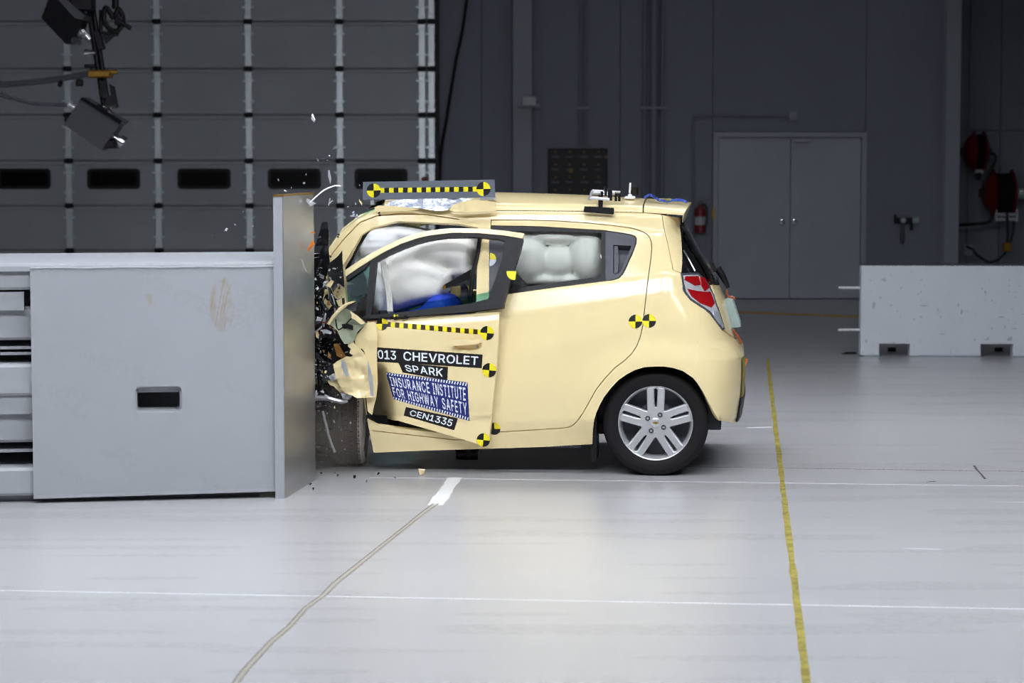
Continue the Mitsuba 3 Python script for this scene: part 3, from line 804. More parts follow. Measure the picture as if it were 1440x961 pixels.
# impact plate
pa = [(-1.213,11.955),(-1.165,11.955),(-1.064,12.69)]
A, Bq, Cq = [np.array(q) for q in pa]
tz = [(-1.18,1.551)][0][1]
dirn = (Cq - Bq) / np.linalg.norm(Cq - Bq)
wv = A - Bq
foot = [A, Bq] + [Bq + (Cq - Bq) * t for t in (0.2, 0.5, 0.8)] + [Cq - dirn * 0.05, Cq + wv * 0.12, Cq + wv * 0.8 + dirn * 0.0, A + (Cq - Bq) * 0.9]
poly = Polygon(foot)
add('impact_plate', prism(poly, tz), 'm_plate', cbar)
cap = poly.buffer(0.003)
add('plate_cap', moved(prism(cap, 0.008), z=tz), 'm_brass', cbar)
add('plate_edge', prism(Polygon([A + (-0.002, -0.004), Bq + (-0.004, -0.004), Bq + (-0.004, 0.02), A + (-0.002, 0.02)]), tz - 0.006), 'm_barrier_side', cbar)

# ------------------------------------------------------------------ high-speed cameras on their rig
CY = 20.0


def slab(corners, y0, depth):
    """prism over a quadrilateral in the xz plane"""
    m = prism(Polygon(corners), depth)
    return moved(up_y(m), y=y0 + depth)


c = thing('camera_rig', 'black double-tube boom hanging from above at the top left, holding the film cameras', 'boom')
pl = [(-3.599,3.134),(-3.457,2.147),(-3.551,3.134),(-3.42,2.147)]
dxx = (pl[1][0] - pl[0][0]) / (pl[1][1] - pl[0][1])
top = 9.98
for a, b in ((0, 1), (2, 3)):
    add('pole', cyl((pl[b][0], CY, pl[b][1]), (pl[b][0] + dxx * (top - pl[b][1]), CY, top), 0.022, 14), 'm_black', c, smooth=40)
q = [(-3.523,2.809),(-3.447,2.678)]
add('sleeve', slab([(-3.535,2.809),(-3.487,2.809),(-3.447,2.666),(-3.489,2.654)], CY - 0.06, 0.12), 'm_black', c)
q = [(-3.469,2.785),(-3.343,2.815),(-3.343,2.785),(-3.44,2.702)]
add('gusset', slab(q, CY - 0.01, 0.02), 'm_black', c)
q = [(-3.58,2.63),(-3.519,2.63)]
add('clamp_knob', [cyl((q[0][0], CY - 0.05, q[0][1]), (q[1][0], CY - 0.05, q[1][1]), 0.018, 12), cyl((q[0][0] - 0.03, CY - 0.05, q[0][1]), (q[0][0] + 0.01, CY - 0.05, q[0][1]), 0.028, 12)], 'm_chrome', c, smooth=40)
q = [(-3.453,2.473),(-3.357,2.473),(-3.478,2.366),(-3.331,2.163)]
add('clamp', [slab([(-3.484,2.378),(-3.436,2.402),(-3.419,2.282),(-3.48,2.258)], CY - 0.06, 0.06), slab([(-3.406,2.366),(-3.365,2.342),(-3.348,2.235),(-3.39,2.246)], CY - 0.06, 0.06), slab([(-3.45,2.258),(-3.36,2.276),(-3.337,2.175),(-3.434,2.127)], CY - 0.05, 0.07)], 'm_black', c)
for x, z in [(-3.438,2.264),(-3.445,2.163),(-3.373,2.163)]:
    add('bolt', cyl((x, CY - 0.11, z), (x, CY - 0.05, z), 0.018, 10), 'm_chrome', c)
q = [(-3.375,3.13),(-3.352,3)]
c2 = thing('mounting_yoke', 'open black clamp yoke hung beside the camera boom at the top of the picture', 'clamp')
add('hanger', cyl((q[1][0], CY, q[1][1]), (q[0][0], CY, top), 0.03, 10), 'm_black', c2, smooth=40)
q = [(-3.363,2.913),(-3.32,2.996),(-3.285,2.901),(-3.328,2.818),(-3.4,2.83),(-3.447,2.913),(-3.428,3.008)]
add('ring', tube([(x, CY - 0.03, z) for x, z in q] + [(q[0][0], CY - 0.03, q[0][1])], 0.022), 'm_black', c2, smooth=40)
q = [(-3.47,2.99),(-3.478,2.806),(-3.341,2.783),(-3.304,2.89)]
add('arm', [tube([(x, CY - 0.01, z) for x, z in q], 0.02, smooth=False), cyl((q[3][0] - 0.03, CY - 0.06, q[3][1] + 0.02), (q[3][0] + 0.09, CY - 0.06, q[3][1] - 0.06), 0.02, 10), box(q[3][0] - 0.05, q[3][0] + 0.03, CY - 0.07, CY, q[3][1] - 0.03, q[3][1] + 0.05, 0.01)], 'm_black', c2, smooth=40)

c = thing('boom_arm', 'dark boom arm reaching in from the left edge to the brass clamp on the rig', 'boom')
q = [(-4.498,2.36),(-4.318,2.36),(-3.958,2.39),(-3.561,2.455)]
add('tube', tube([(q[0][0] - 2.0, CY - 0.06, q[0][1] - 0.1)] + [(x, CY - 0.06, z) for x, z in q], 0.026), 'm_gray_plastic', c, smooth=40)
q = [(-3.585,2.449),(-3.333,2.467)]
add('brass_clamp', [box(q[0][0], q[0][0] + 0.2, CY - 0.10, CY + 0.04, q[1][1] - 0.05, q[1][1] + 0.015, 0.012), cyl((q[0][0], CY - 0.06, q[0][1]), (q[1][0], CY - 0.06, q[1][1]), 0.02, 12)], 'm_brass', c)
q = [(-3.814,2.384),(-3.652,2.396),(-3.548,2.521)]
add('knob', [cyl((q[0][0], CY - 0.1, q[0][1] - 0.03), (q[0][0], CY - 0.06, q[0][1]), 0.02, 10), box(q[1][0] - 0.03, q[1][0] + 0.03, CY - 0.1, CY - 0.05, q[1][1] - 0.05, q[1][1] + 0.01, 0.01), box(q[2][0] - 0.06, q[2][0] + 0.04, CY - 0.1, CY - 0.05, q[2][1] - 0.02, q[2][1] + 0.01, 0.008), cyl((q[2][0], CY - 0.07, q[2][1] - 0.1), (q[2][0], CY - 0.07, q[2][1]), 0.012, 8)], 'm_black', c)
add('stand', [cyl((-5.9, CY - 0.06, 0.0), (-5.9, CY - 0.06, 2.4), 0.04, 12)], 'm_black', c, smooth=40)


def camera_box(pts, face, label, case):
    k = thing('film_camera', label, 'camera')
    add('body', slab(pts, CY - 0.36, 0.26), case, k)
    return k


q = [(-3.588,2.244),(-3.258,2.04),(-3.427,1.806),(-3.733,2.02)]
c = camera_box(q, None, 'grey-faced box camera hanging lowest on the rig, above the crash barrier', 'm_case')
g = [(-3.591,2.234),(-3.567,2.248),(-3.241,2.051),(-3.262,2.024)]
add('top_rail', slab(g, CY - 0.40, 0.34), 'm_black_gloss', c)
g2 = [(-3.712,2.192),(-3.606,2.127)]
add('connector', [cyl((g2[0][0], CY - 0.25, g2[0][1]), (g2[1][0], CY - 0.25, g2[1][1]), 0.028, 12)], 'm_silver_bits', c, smooth=40)
g2 = [(-3.349,1.927),(-3.296,1.903),(-3.273,1.874),(-3.243,1.915),(-3.255,1.85)]
add('lens', [cyl((g2[0][0], CY - 0.25, g2[0][1]), (g2[2][0], CY - 0.25, g2[2][1]), 0.034, 16), cyl((g2[2][0] - 0.02, CY - 0.25, g2[2][1] + 0.015), (g2[2][0] + 0.02, CY - 0.25, g2[2][1] - 0.015), 0.055, 16)], 'm_chrome', c, smooth=40)
g2 = [(-3.708,2.062),(-3.379,1.862)]
add('foot', [box(g2[0][0] - 0.03, g2[0][0] + 0.02, CY - 0.32, CY - 0.15, g2[0][1] - 0.03, g2[0][1] + 0.03, 0.01), box(g2[1][0] - 0.03, g2[1][0] + 0.06, CY - 0.34, CY - 0.15, g2[1][1] - 0.04, g2[1][1] + 0.03, 0.01)], 'm_black', c)
q = [(-3.836,3.09),(-3.566,2.89),(-3.634,2.69),(-3.712,2.69),(-3.91,2.902)]
c = camera_box(q, None, 'all-black box camera at the very top left, above the other one', 'm_black_gloss')
g = [(-3.779,3.072),(-3.726,3.084),(-3.546,2.92),(-3.558,2.885),(-3.623,2.897)]
add('top_rail', slab(g, CY - 0.40, 0.34), 'm_case', c)
g2 = [(-3.676,3.019),(-3.557,3.094),(-3.633,2.714),(-3.585,2.779),(-3.562,2.767)]
add('mount', box(g2[0][0], g2[1][0] + 0.06, CY - 0.3, CY - 0.1, g2[0][1] - 0.05, g2[1][1] + 0.3, 0.01), 'm_black', c)
add('lens', [cyl((g2[3][0] - 0.06, CY - 0.25, g2[3][1] + 0.02), (g2[4][0], CY - 0.25, g2[4][1] - 0.01), 0.03, 14), cyl((g2[4][0] - 0.03, CY - 0.25, g2[4][1] + 0.04), (g2[4][0] + 0.03, CY - 0.25, g2[4][1] - 0.04), 0.02, 10)], 'm_chrome', c, smooth=40)
add('knob', cyl((g2[2][0], CY - 0.37, g2[2][1]), (g2[2][0], CY - 0.34, g2[2][1]), 0.03, 14), 'm_chrome', c)
cb = [(-4.394,2.312),(-4.276,2.289),(-4.158,2.236),(-4.01,2.197),(-3.832,2.188),(-3.731,2.182)]
add('camera_cable', tube([(cb[0][0] - 2.2, CY - 0.25, cb[0][1] + 0.9)] + [(x, CY - 0.25, z) for x, z in cb], 0.015), 'm_gray_plastic', smooth=40,
    label='thin grey cable curving in from the left edge to the lower camera', cat='cable')

# ------------------------------------------------------------------ lamps (outside the picture)
def lamp(name, x, y, z, w, d, L, label, group, hang, tilt=0.0, skirt=0.0):
    k = thing(name, label, 'lamp', group)
    A = lambda m: moved(moved(m, rx=math.radians(tilt)), x, y, z)
    add('housing', A(box(-w / 2 - 0.04, w / 2 + 0.04, -d / 2 - 0.04, d / 2 + 0.04, 0.02, 0.16, 0.01)), 'm_fixture', k)
    if skirt:  # black skirts added to cut spill onto the wall and far floor
        for a in (box(-w / 2 - 0.03, -w / 2, -d / 2 - 0.03, d / 2 + 0.03, -skirt, 0.03), box(w / 2, w / 2 + 0.03, -d / 2 - 0.03, d / 2 + 0.03, -skirt, 0.03),
                  box(-w / 2, w / 2, -d / 2 - 0.03, -d / 2, -skirt, 0.03), box(-w / 2, w / 2, d / 2, d / 2 + 0.03, -skirt, 0.03)):
            add('skirt', A(a), 'm_dark', k)
    for sx in (-1, 1):
        add('hanger', cyl((x + sx * w * 0.4, y, z + 0.1), (x + sx * w * 0.4, y, hang), 0.015, 8), 'm_black', k)
    v = np.array([[-w / 2, -d / 2, 0], [w / 2, -d / 2, 0], [w / 2, d / 2, 0], [-w / 2, d / 2, 0]])
    e = mikit.ply(A(trimesh.Trimesh(v, [[0, 2, 1], [0, 3, 2]], process=False)), 'm_lamp')
    e['emitter'] = {'type': 'area', 'radiance': {'type': 'rgb', 'value': [float(a) for a in np.array(L)]}}
    add('diffuser', e, None, k)


ROWN = {6.3: 'front', 10.6: 'middle', 15.5: 'rear'}
for x, y, z, t, sk in CRASH_BANK:
    lamp('softbox', x, y, z, 1.7, 1.2, np.array(LIGHT_TINT) * (CRASH_LIGHT if y < 8 else TOP_LIGHT[y]), 'softbox lamp hung over the crash zone, ' + ROWN[y] + ' row', 'softboxes of the ' + ROWN[y] + ' row', 9.98, t, sk)
for x, y, z in FILL_ROWS:  # unseen fill lamps added to brighten the back wall
    lamp('fill_light', x, y, z, 1.2, 0.6, np.array(LIGHT_TINT) * FILL_LIGHT, 'unseen flat fill lamp added under the hall ceiling', 'added fill lamps under the hall ceiling', 9.98)
# ------------------------------------------------------------------ the car
CAR = thing('car', 'small cream hatchback with its front crushed against the crash barrier', 'car')


def cpart(name, mesh, m, parent=None, smooth=False, label=None, color=None):
    return add(name, carw(mesh), m, parent or CAR, smooth=smooth, label=label, color=color)


def mirror(m):
    if isinstance(m, tuple):
        return m[0] * [1, -1, 1] + [0, 2 * HALF, 0], m[1][:, ::-1], m[2] * [1, -1, 1]
    m = m.copy()
    v = np.array(m.vertices)
    m.vertices = v * [1, -1, 1] + [0, 2 * HALF, 0]
    m.invert()
    return m


ZC = dict((k, v) for k, v in zip((312, 398, 474, 590), [p[1] for p in [(0.166,1.378),(0.324,1.025),(0.424,0.713),(0.42,0.233)]]))
arch = [(0.146,0.549),(0.104,0.588),(0.067,0.604),(0.033,0.611),(-0.006,0.61),(-0.056,0.607),(-0.11,0.591),(-0.158,0.565),(-0.203,0.532),(-0.24,0.492),(-0.277,0.443),(-0.302,0.399),(-0.32,0.356),(-0.333,0.315),(-0.343,0.246),(-0.347,0.171)]
outer = P2([(-1.872,1.141),(-1.844,1.244),(-1.769,1.351),(-1.672,1.427),(-1.555,1.471),(-1.454,1.478),(-1.113,1.445),(-0.893,1.451),(-0.376,1.448),(-0.079,1.441),(0.032,1.431)],
           [(0.037,1.427),(0.089,1.279),(0.106,1.131),(0.152,1.114),(0.145,1.02),(0.177,0.969),(0.228,0.929)], arch,
           [(-0.635,0.151),(-0.951,0.137),(-1.269,0.124),(-1.568,0.108),(-1.59,0.26),(-1.627,0.498),(-1.663,0.732),(-1.75,0.886),(-1.821,1.021)])
front_open = P2([(-1.757,1.143),(-1.658,1.313),(-1.595,1.357),(-1.451,1.393),(-1.11,1.378),(-1.001,1.358),(-0.979,0.266),(-1.107,0.22),(-1.265,0.234),(-1.423,0.249),(-1.541,0.268),(-1.597,0.3),(-1.611,0.419),(-1.651,0.732),(-1.72,0.925)])
rdoor = P2([(-0.927,1.398),(-0.732,1.398),(-0.551,1.394),(-0.375,1.382),(-0.237,1.368),(-0.153,1.357),(-0.113,1.347),(-0.082,1.335),(-0.059,1.322),(-0.043,1.303),(-0.034,1.28),(-0.031,1.245),(-0.032,1.211),(-0.051,1.041),(-0.065,0.901),(-0.072,0.832),(-0.085,0.77),(-0.104,0.72),(-0.129,0.682),(-0.169,0.642),(-0.221,0.603),(-0.274,0.546),(-0.324,0.482),(-0.359,0.418),(-0.395,0.354),(-0.423,0.312),(-0.448,0.284),(-0.471,0.269),(-0.501,0.263),(-0.692,0.248),(-0.897,0.234)])
rwin = P2([(-0.95,1.37),(-0.651,1.365),(-0.298,1.345),(-0.196,1.331),(-0.144,1.322),(-0.124,1.314),(-0.114,1.301),(-0.115,1.279),(-0.129,1.231),(-0.148,1.187),(-0.167,1.142),(-0.184,1.107),(-0.207,1.085),(-0.242,1.075),(-0.289,1.07),(-0.559,1.034),(-0.828,0.995),(-0.925,0.975)])
groove = LineString([(-1.837,1.192),(-1.766,1.284),(-1.67,1.384),(-1.573,1.422),(-1.452,1.432),(-1.292,1.429),(-1.111,1.403)]).buffer(0.003)
groove = groove.union(LineString([(-1.567,0.235),(-1.424,0.22),(-1.108,0.187),(-0.91,0.189)]).buffer(0.0025))
body = outer.difference(groove).difference(front_open).difference(rdoor.buffer(0.0035))
cpart('body_side', skin(body, S, 0.018, 0.03), 'm_paint')
cpart('body_side', mirror(skin(outer.difference(rdoor.buffer(0.003)).difference(front_open), S, 0.03, 0.03)), 'm_paint')
inner = outer.buffer(-0.03).difference(front_open.buffer(0.004)).difference(rwin.buffer(-0.005))
cpart('inner_panel', skin(inner, S, 0.04, 0.0, 0.045), 'm_paint')
# rear door
rd = cpart('rear_door', skin(rdoor.buffer(-0.001).difference(rwin.buffer(0.001)), S, 0.018, 0.03), 'm_paint')
glass = P2([(-0.929,1.339),(-0.742,1.342),(-0.492,1.338),(-0.311,1.331),(-0.303,1.097),(-0.521,1.067),(-0.82,1.024),(-0.914,1.01)])
handle = P2([(-0.288,1.342),(-0.196,1.33),(-0.148,1.321),(-0.128,1.312),(-0.121,1.299),(-0.123,1.279),(-0.137,1.233),(-0.155,1.191),(-0.175,1.145),(-0.192,1.113),(-0.211,1.091),(-0.242,1.081),(-0.279,1.075)])
cpart('window_frame', skin(rwin.buffer(-0.001).difference(glass).difference(handle), S, 0.02, 0.025, 0.004), 'm_black', rd)
cpart('window_pane', skin(glass.buffer(0.004), S, 0.04, 0.0, 0.018), 'm_glass', rd)
pocket = P2([(-0.243,1.268),(-0.142,1.264),(-0.16,1.214),(-0.182,1.161),(-0.2,1.122),(-0.223,1.111),(-0.239,1.115)])
cpart('handle_panel', skin(handle.difference(pocket), S, 0.012, 0.056, 0.006), 'm_gray_plastic', rd)
cpart('handle_pocket', skin(pocket.buffer(0.004), S, 0.012, 0.0, 0.06), 'm_gray_plastic', rd)
grip = P2([(-0.238,1.264),(-0.217,1.262),(-0.21,1.187),(-0.214,1.119),(-0.227,1.115),(-0.235,1.118)])
cpart('door_handle', skin(grip, S, 0.01, 0.02, 0.008), 'm_gray_plastic', rd)
cpart('rear_door', mirror(skin(rdoor.buffer(-0.001).difference(rwin.buffer(0.001)), S, 0.03, 0.03)), 'm_paint')
cpart('window_frame', mirror(skin(rwin.difference(glass), S, 0.03, 0.02, 0.004)), 'm_black', CAR + '__rear_door_001')
cpart('window_pane', mirror(skin(glass.buffer(0.004), S, 0.06, 0.0, 0.018)), 'm_glass', CAR + '__rear_door_001')
ffar = front_open.buffer(-0.003)
fwin = P2([(-1.671,0.926),(-1.683,1.152),(-1.608,1.298),(-1.449,1.349),(-1.129,1.346),(-1.016,1.335),(-0.999,0.955),(-1.269,0.93)])
fd = cpart('front_door', mirror(skin(ffar.difference(fwin), S, 0.03, 0.03)), 'm_paint')
cpart('window_pane', mirror(skin(fwin.buffer(0.004), S, 0.06, 0.0, 0.015)), 'm_glass', fd)
# pillar applique behind the front door, with a half disc on it
cpart('pillar_trim', skin(P2([(-0.937,1.343),(-0.825,1.343),(-0.819,0.995),(-0.873,0.956),(-0.92,0.948)]), S, 0.02, 0.01, -0.004), 'm_gray_plastic')

# ---- rear: spoiler, lamp, trim, glass, hatch, bumper
cpart('spoiler_side', skin(P2([(0.044,1.429),(0.175,1.421),(0.321,1.409),(0.238,1.28),(0.158,1.117),(0.11,1.131),(0.095,1.279)]), S, 0.012, 0.03), 'm_paint')
lampp = P2([(0.154,1.112),(0.218,1.113),(0.28,1.109),(0.317,1.075),(0.34,1.038),(0.353,0.986),(0.347,0.927),(0.361,0.861),(0.373,0.799),(0.348,0.794),(0.309,0.848),(0.274,0.894),(0.228,0.929),(0.177,0.969),(0.152,1.01),(0.148,1.062)])
tl = cpart('tail_lamp', skin(lampp, S, 0.01, 0.03, -0.002), 'm_lens_clear')
for poly, mm in ((P2([(0.177,1.094),(0.268,1.091),(0.264,1.044),(0.223,1.043),(0.165,1.077)]), 'm_red_lens'), (P2([(0.282,1.086),(0.315,1.077),(0.325,1.022),(0.282,1.008),(0.268,1.038)]), 'm_red_lens'),
                 (P2([(0.172,1.027),(0.223,1.014),(0.278,1.004),(0.327,1),(0.329,0.94),(0.295,0.92),(0.229,0.948),(0.189,0.987)]), 'm_red_lens'), (P2([(0.303,0.897),(0.343,0.895),(0.354,0.843),(0.362,0.808),(0.326,0.831),(0.299,0.871)]), 'm_silver_bits')):
    cpart('lens', skin(poly, S, 0.01, 0.006, -0.007), mm, tl)
cpart('lens_rim', skin(lampp.difference(lampp.buffer(-0.010)), S, 0.01, 0.01, -0.004), 'm_gray_plastic', tl)
cpart('tail_lamp', mirror(skin(lampp, S, 0.02, 0.03, -0.002)), 'm_red_lens')
trim = [(0.342,1.399),(0.386,1.365),(0.303,1.301),(0.358,1.173),(0.376,1.042),(0.345,1.033),(0.28,1.109),(0.162,1.115)]
cpart('hatch_trim', skin(P2(trim), S, 0.015, 0.02, 0.012), 'm_black_gloss')
cpart('hatch_trim', mirror(skin(P2(trim), S, 0.03, 0.02, 0.012)), 'm_black_gloss')
q = S(np.array([p[0] for p in [(0.223,1.235),(0.244,1.18),(0.257,1.122)]]), np.array([p[1] for p in [(0.223,1.235),(0.244,1.18),(0.257,1.122)]]))
cpart('chrome_strip', tube(q + [0.006, -0.006, 0], 0.005), 'm_chrome', smooth=40)


def both(half):
    """a rear outline from the near side to the middle -> the whole outline across the car"""
    return Polygon(list(half) + [(2 * UC - u, z) for u, z in half[::-1]])


gl = [(0.386,1.365),(0.303,1.301),(0.358,1.173),(0.376,1.042)]
cpart('rear_window', skin(both([(UC, ZC[312])] + gl + [(UC, ZC[398])]).buffer(0), S, 0.03, 0.0, 0.004), 'm_glass_dark')
cpart('rear_window_surround', skin(both([(UC, ZC[398] + 0.012)] + [(gl[-1][0] - 0.02, gl[-1][1] + 0.012), gl[-1]] + [(UC, ZC[398] - 0.012)]).buffer(0), S, 0.03, 0.01, -0.003), 'm_black')
ht = [(0.372,1.036),(0.371,0.999),(0.352,0.933),(0.37,0.799)]
hatch = cpart('tailgate', skin(both([(UC, ZC[398] - 0.013)] + ht + [(UC, ZC[474])]).buffer(0), S, 0.02, 0.02), 'm_paint')
bp = [(0.228,0.928),(0.274,0.892),(0.308,0.846),(0.348,0.793)]
bq = [(0.33,0.297),(0.275,0.308),(0.243,0.358),(0.214,0.412),(0.188,0.47),(0.166,0.514),(0.146,0.548)]
cpart('rear_bumper', skin(both(bq[::-1] + []) if False else both([(UC, ZC[474] - 0.004)] + bp[::-1] + bq[::-1] + [(UC, ZC[590])]).buffer(0), S, 0.02, 0.03), 'm_paint')
q = [(0.465,0.7),(0.49,0.651),(0.475,0.528),(0.476,0.412),(0.464,0.301)]
cpart('bumper_tape', skin(P2([(UC - 0.09, q[1][1] - 0.02), (UC - 0.02, q[1][1] - 0.02), (UC - 0.02, q[3][1] - 0.01), (UC - 0.09, q[3][1] - 0.01)]), S, 0.02, 0.0, -0.006), 'm_yellow_tape')
cpart('bumper_insert', skin(P2([(UC - 0.1, q[3][1]), (UC + 0.1, q[3][1]), (UC + 0.1, q[4][1] - 0.02), (UC - 0.1, q[4][1] - 0.02)]), S, 0.02, 0.01, -0.012), 'm_black')
q = [(0.48,0.559),(0.498,0.611)]
cpart('tow_marker', cyl((q[0][0], 0.5, q[0][1]), (q[1][0], 0.5, q[1][1]), 0.008, 8), 'm_amber')
q = [(0.374,0.921),(0.415,0.937),(0.465,0.782),(0.4,0.776)]
pm = prism(Polygon(q), 0.5)
v = np.array(pm.vertices)
lp = [(0.39,0.925),(0.419,0.935),(0.465,0.784),(0.428,0.774)]
cpart('licence_plate', moved(up_y(prism(Polygon([(0.375,0.921),(0.415,0.94),(0.464,0.788),(0.4,0.779)]), 0.45)), y=1.02), 'm_green_gray')
q = [(0.283,1.153),(0.308,1.145),(0.324,1.1),(0.304,1.088),(0.328,1.112),(0.357,1.067),(0.39,0.998),(0.382,0.99),(0.341,1.035)]
wp = cpart('rear_wiper', moved(up_y(prism(Polygon([q[0], q[1], q[2], q[3]]), 0.06)), y=0.8), 'm_chrome')
cpart('wiper_arm', [cyl((q[4][0], 0.76, q[4][1]), (q[5][0], 0.76, q[5][1]), 0.022, 10, 0.02), cyl((q[5][0], 0.76, q[5][1]), (q[6][0], 0.76, q[6][1]), 0.02, 10, 0.012)], 'm_black', wp, smooth=40)
q = [(0.382,0.99),(0.39,0.953),(0.423,0.945),(0.427,0.933)]
cpart('wire', tube([(x, 0.72, z) for x, z in q], 0.006), 'm_wire_red', smooth=40)
q = [(0.392,0.777),(0.416,0.769),(0.441,0.744),(0.469,0.696)]
cpart('wire', tube([(x, 0.55, z) for x, z in q], 0.007), 'm_wire_red', smooth=40)

# ---- roof
ZT_C = [(-1.658,1.456),(-1.532,1.493),(-1.197,1.537),(-1.031,1.548),(-0.757,1.542),(-0.484,1.533),(-0.093,1.512),(0.169,1.488)]
ZE = LINES[0][1]
XR0, XR1 = [(-1.532,1.485)][0][0], [(-0.081,1.454)][0][0]


def roof(x, t, crumple=True):
    y = HALF - 0.538 * np.cos(np.pi * np.clip(t, 0, 1))
    r = 1 - np.abs(y - HALF) / 0.538
    ze = np.interp(x, [p[0] for p in ZE], [p[1] for p in ZE])
    zt = np.interp(x, [p[0] for p in ZT_C], [p[1] for p in ZT_C])
    s = np.clip(r / 0.07, 0, 1)
    z = ze + 0.034 * np.sqrt(1 - (1 - s) ** 2) + np.maximum(zt - ze - 0.034, 0.01) * (1 - (1 - r) ** 2)
    if crumple:
        f = np.clip((XR0 + 0.55 - x) / 0.35, 0, 1)
        z = z + f * 0.03 * (meshkit.fbm(np.stack([x * 7, y * 7, 0 * x], -1), 3, 3) - 0.45) * np.clip(r * 4, 0, 1)
    return np.stack([x, y, z], -1)


def sheet(fn, us, ts, flip=False):
    """a rectangular patch of a surface -> (vertices, faces, smooth normals)"""
    Ug, Tg = np.meshgrid(us, ts, indexing='ij')
    P = fn(Ug.ravel(), Tg.ravel())
    a, b = len(us), len(ts)
    i, j = [k.ravel() for k in np.meshgrid(np.arange(a - 1), np.arange(b - 1), indexing='ij')]
    q0 = i * b + j
    f = np.vstack([np.c_[q0, q0 + b, q0 + b + 1], np.c_[q0, q0 + b + 1, q0 + 1]])
    if flip:
        f = f[:, ::-1]
    m = trimesh.Trimesh(P, f, process=False)
    _, _, N = meshkit.arrays(m, True)
    return P, f, N


us = np.linspace(XR0, XR1 - 0.004, 70)
ts = np.linspace(0, 1, 61)
cpart('roof', sheet(roof, us, ts), 'm_paint')
cpart('headliner', sheet(lambda x, t: roof(x, t, False) - [0, 0, 0.035], us[::6], ts[4:-4:3]), 'm_seat')
tip = [(0.138,1.428)][0], [(0.174,1.488)][0]


def spoiler(s, t):
    base = roof(np.full_like(t, XR1), t, False)
    k = np.abs(np.sin(np.pi * t)) ** 0.6
    xt = tip[0][0] + (tip[1][0] - tip[0][0]) * k
    zt = tip[0][1] + (tip[1][1] - tip[0][1]) * k
    ss = np.clip(s, 0, 1)
    top = np.stack([base[:, 0] + (xt - base[:, 0]) * ss, base[:, 1], base[:, 2] + (zt - base[:, 2]) * (ss ** 1.1)], -1)
    low = np.clip(s - 1, 0, 1)
    ends = np.stack([np.full_like(t, tip[0][0] - 0.004), base[:, 1] * 0.97 + 0.8 * 0.03, np.full_like(t, ZC[312] + 0.002) + 0.015 * (1 - k)], -1)
    return top + (ends - top) * low[:, None]


cpart('rear_spoiler', sheet(spoiler, np.r_[np.linspace(0.015, 1, 14), 1.02, np.linspace(1.1, 2, 8)], ts), 'm_paint')
# header of the crushed windscreen, foil-like torn sheet under the board
rag = np.random.default_rng(11)


def crumple(poly, y0, amp, seed, freq=9.0, h=0.018, thick=0.003, tilt=(0, 0), fold=0.5):
    """torn, creased sheet metal: an outline in xz with folds in depth"""
    V, Fc = gridmesh(poly, h)
    p = np.c_[V * freq, np.full(len(V), seed * 7.3)]
    nz = np.abs(2 * meshkit.noise(p, seed) - 1) * fold + meshkit.fbm(p * 1.7, 3, seed + 5) * (1 - fold)
    c = poly.centroid
    y = y0 + amp * (nz - 0.4) + (V[:, 0] - c.x) * tilt[0] + (V[:, 1] - c.y) * tilt[1]
    n = len(V)
    B = border(Fc)
    f = np.vstack([Fc, Fc[:, ::-1] + n, np.c_[B[:, 0], B[:, 0] + n, B[:, 1] + n], np.c_[B[:, 0], B[:, 1] + n, B[:, 1]]])
    return trimesh.Trimesh(np.vstack([np.c_[V[:, 0], y, V[:, 1]], np.c_[V[:, 0], y + thick, V[:, 1]]]), f, process=False)


cpart('torn_roof_sheet', crumple(P2([(-1.524,1.476),(-1.496,1.502),(-1.448,1.514),(-1.327,1.517),(-1.088,1.521),(-1.032,1.517),(-1.128,1.485),(-1.176,1.453),(-1.239,1.451),(-1.327,1.465),(-1.428,1.471)]), 0.24, 0.05, 4, 14, 0.012, tilt=(0, 0.5)), 'm_foil')
cpart('roof_flap', crumple(P2([(-1.157,1.454),(-1.141,1.482),(-1.093,1.501),(-1.014,1.513),(-0.898,1.502),(-0.898,1.451),(-0.966,1.446),(-1.065,1.444),(-1.125,1.446)]), 0.20, 0.03, 6, 8, 0.012), 'm_paint', smooth=50)
cpart('roof_flap', crumple(P2([(-1.581,1.469),(-1.557,1.481),(-1.461,1.477),(-1.397,1.469),(-1.325,1.459),(-1.405,1.449),(-1.525,1.445),(-1.573,1.445)]), 0.21, 0.02, 8, 8, 0.012), 'm_paint', smooth=50)
q = [(-1.633,1.459),(-1.592,1.495),(-1.548,1.511),(-1.52,1.515),(-1.556,1.483),(-1.605,1.467)]
cpart('header_strip', crumple(P2(q), 0.32, 0.05, 9, 12, 0.01), 'm_black_gloss')
wl = np.array([(-1.908,1.148),(-1.875,1.228),(-1.814,1.308),(-1.741,1.376),(-1.652,1.436),(-1.559,1.48)])


def screen(s, t):
    k = np.linspace(0, 1, len(wl))
    x, z = np.interp(s, k, wl[:, 0]), np.interp(s, k, wl[:, 1])
    bow = np.sin(np.pi * t)
    return np.stack([x - 0.04 * bow + 0.02 * meshkit.noise(np.c_[s * 6, t * 6, 0 * t], 3), 0.25 + 1.1 * t, z + 0.02 * bow], -1)


cpart('windscreen', sheet(screen, np.linspace(0, 1, 14), np.linspace(0, 1, 20)), 'm_glass_teal')
cpart('wiper', [tube([(wl[1][0] - 0.02, 0.22, wl[1][1]), (wl[1][0] + 0.05, 0.19, wl[1][1] - 0.035)], 0.006)], 'm_black')

# ---- target board on the roof
tb = [(-1.652,1.611),(-0.91,1.625),(-0.906,1.525),(-1.653,1.51)]
bd = cpart('target_board', moved(up_y(prism(Polygon(tb), 0.006)), y=0.26), 'm_board')
Y_, K_, W_, B_ = srgb(240, 226, 40), srgb(22, 20, 20), srgb(228, 234, 240), srgb(34, 44, 112)


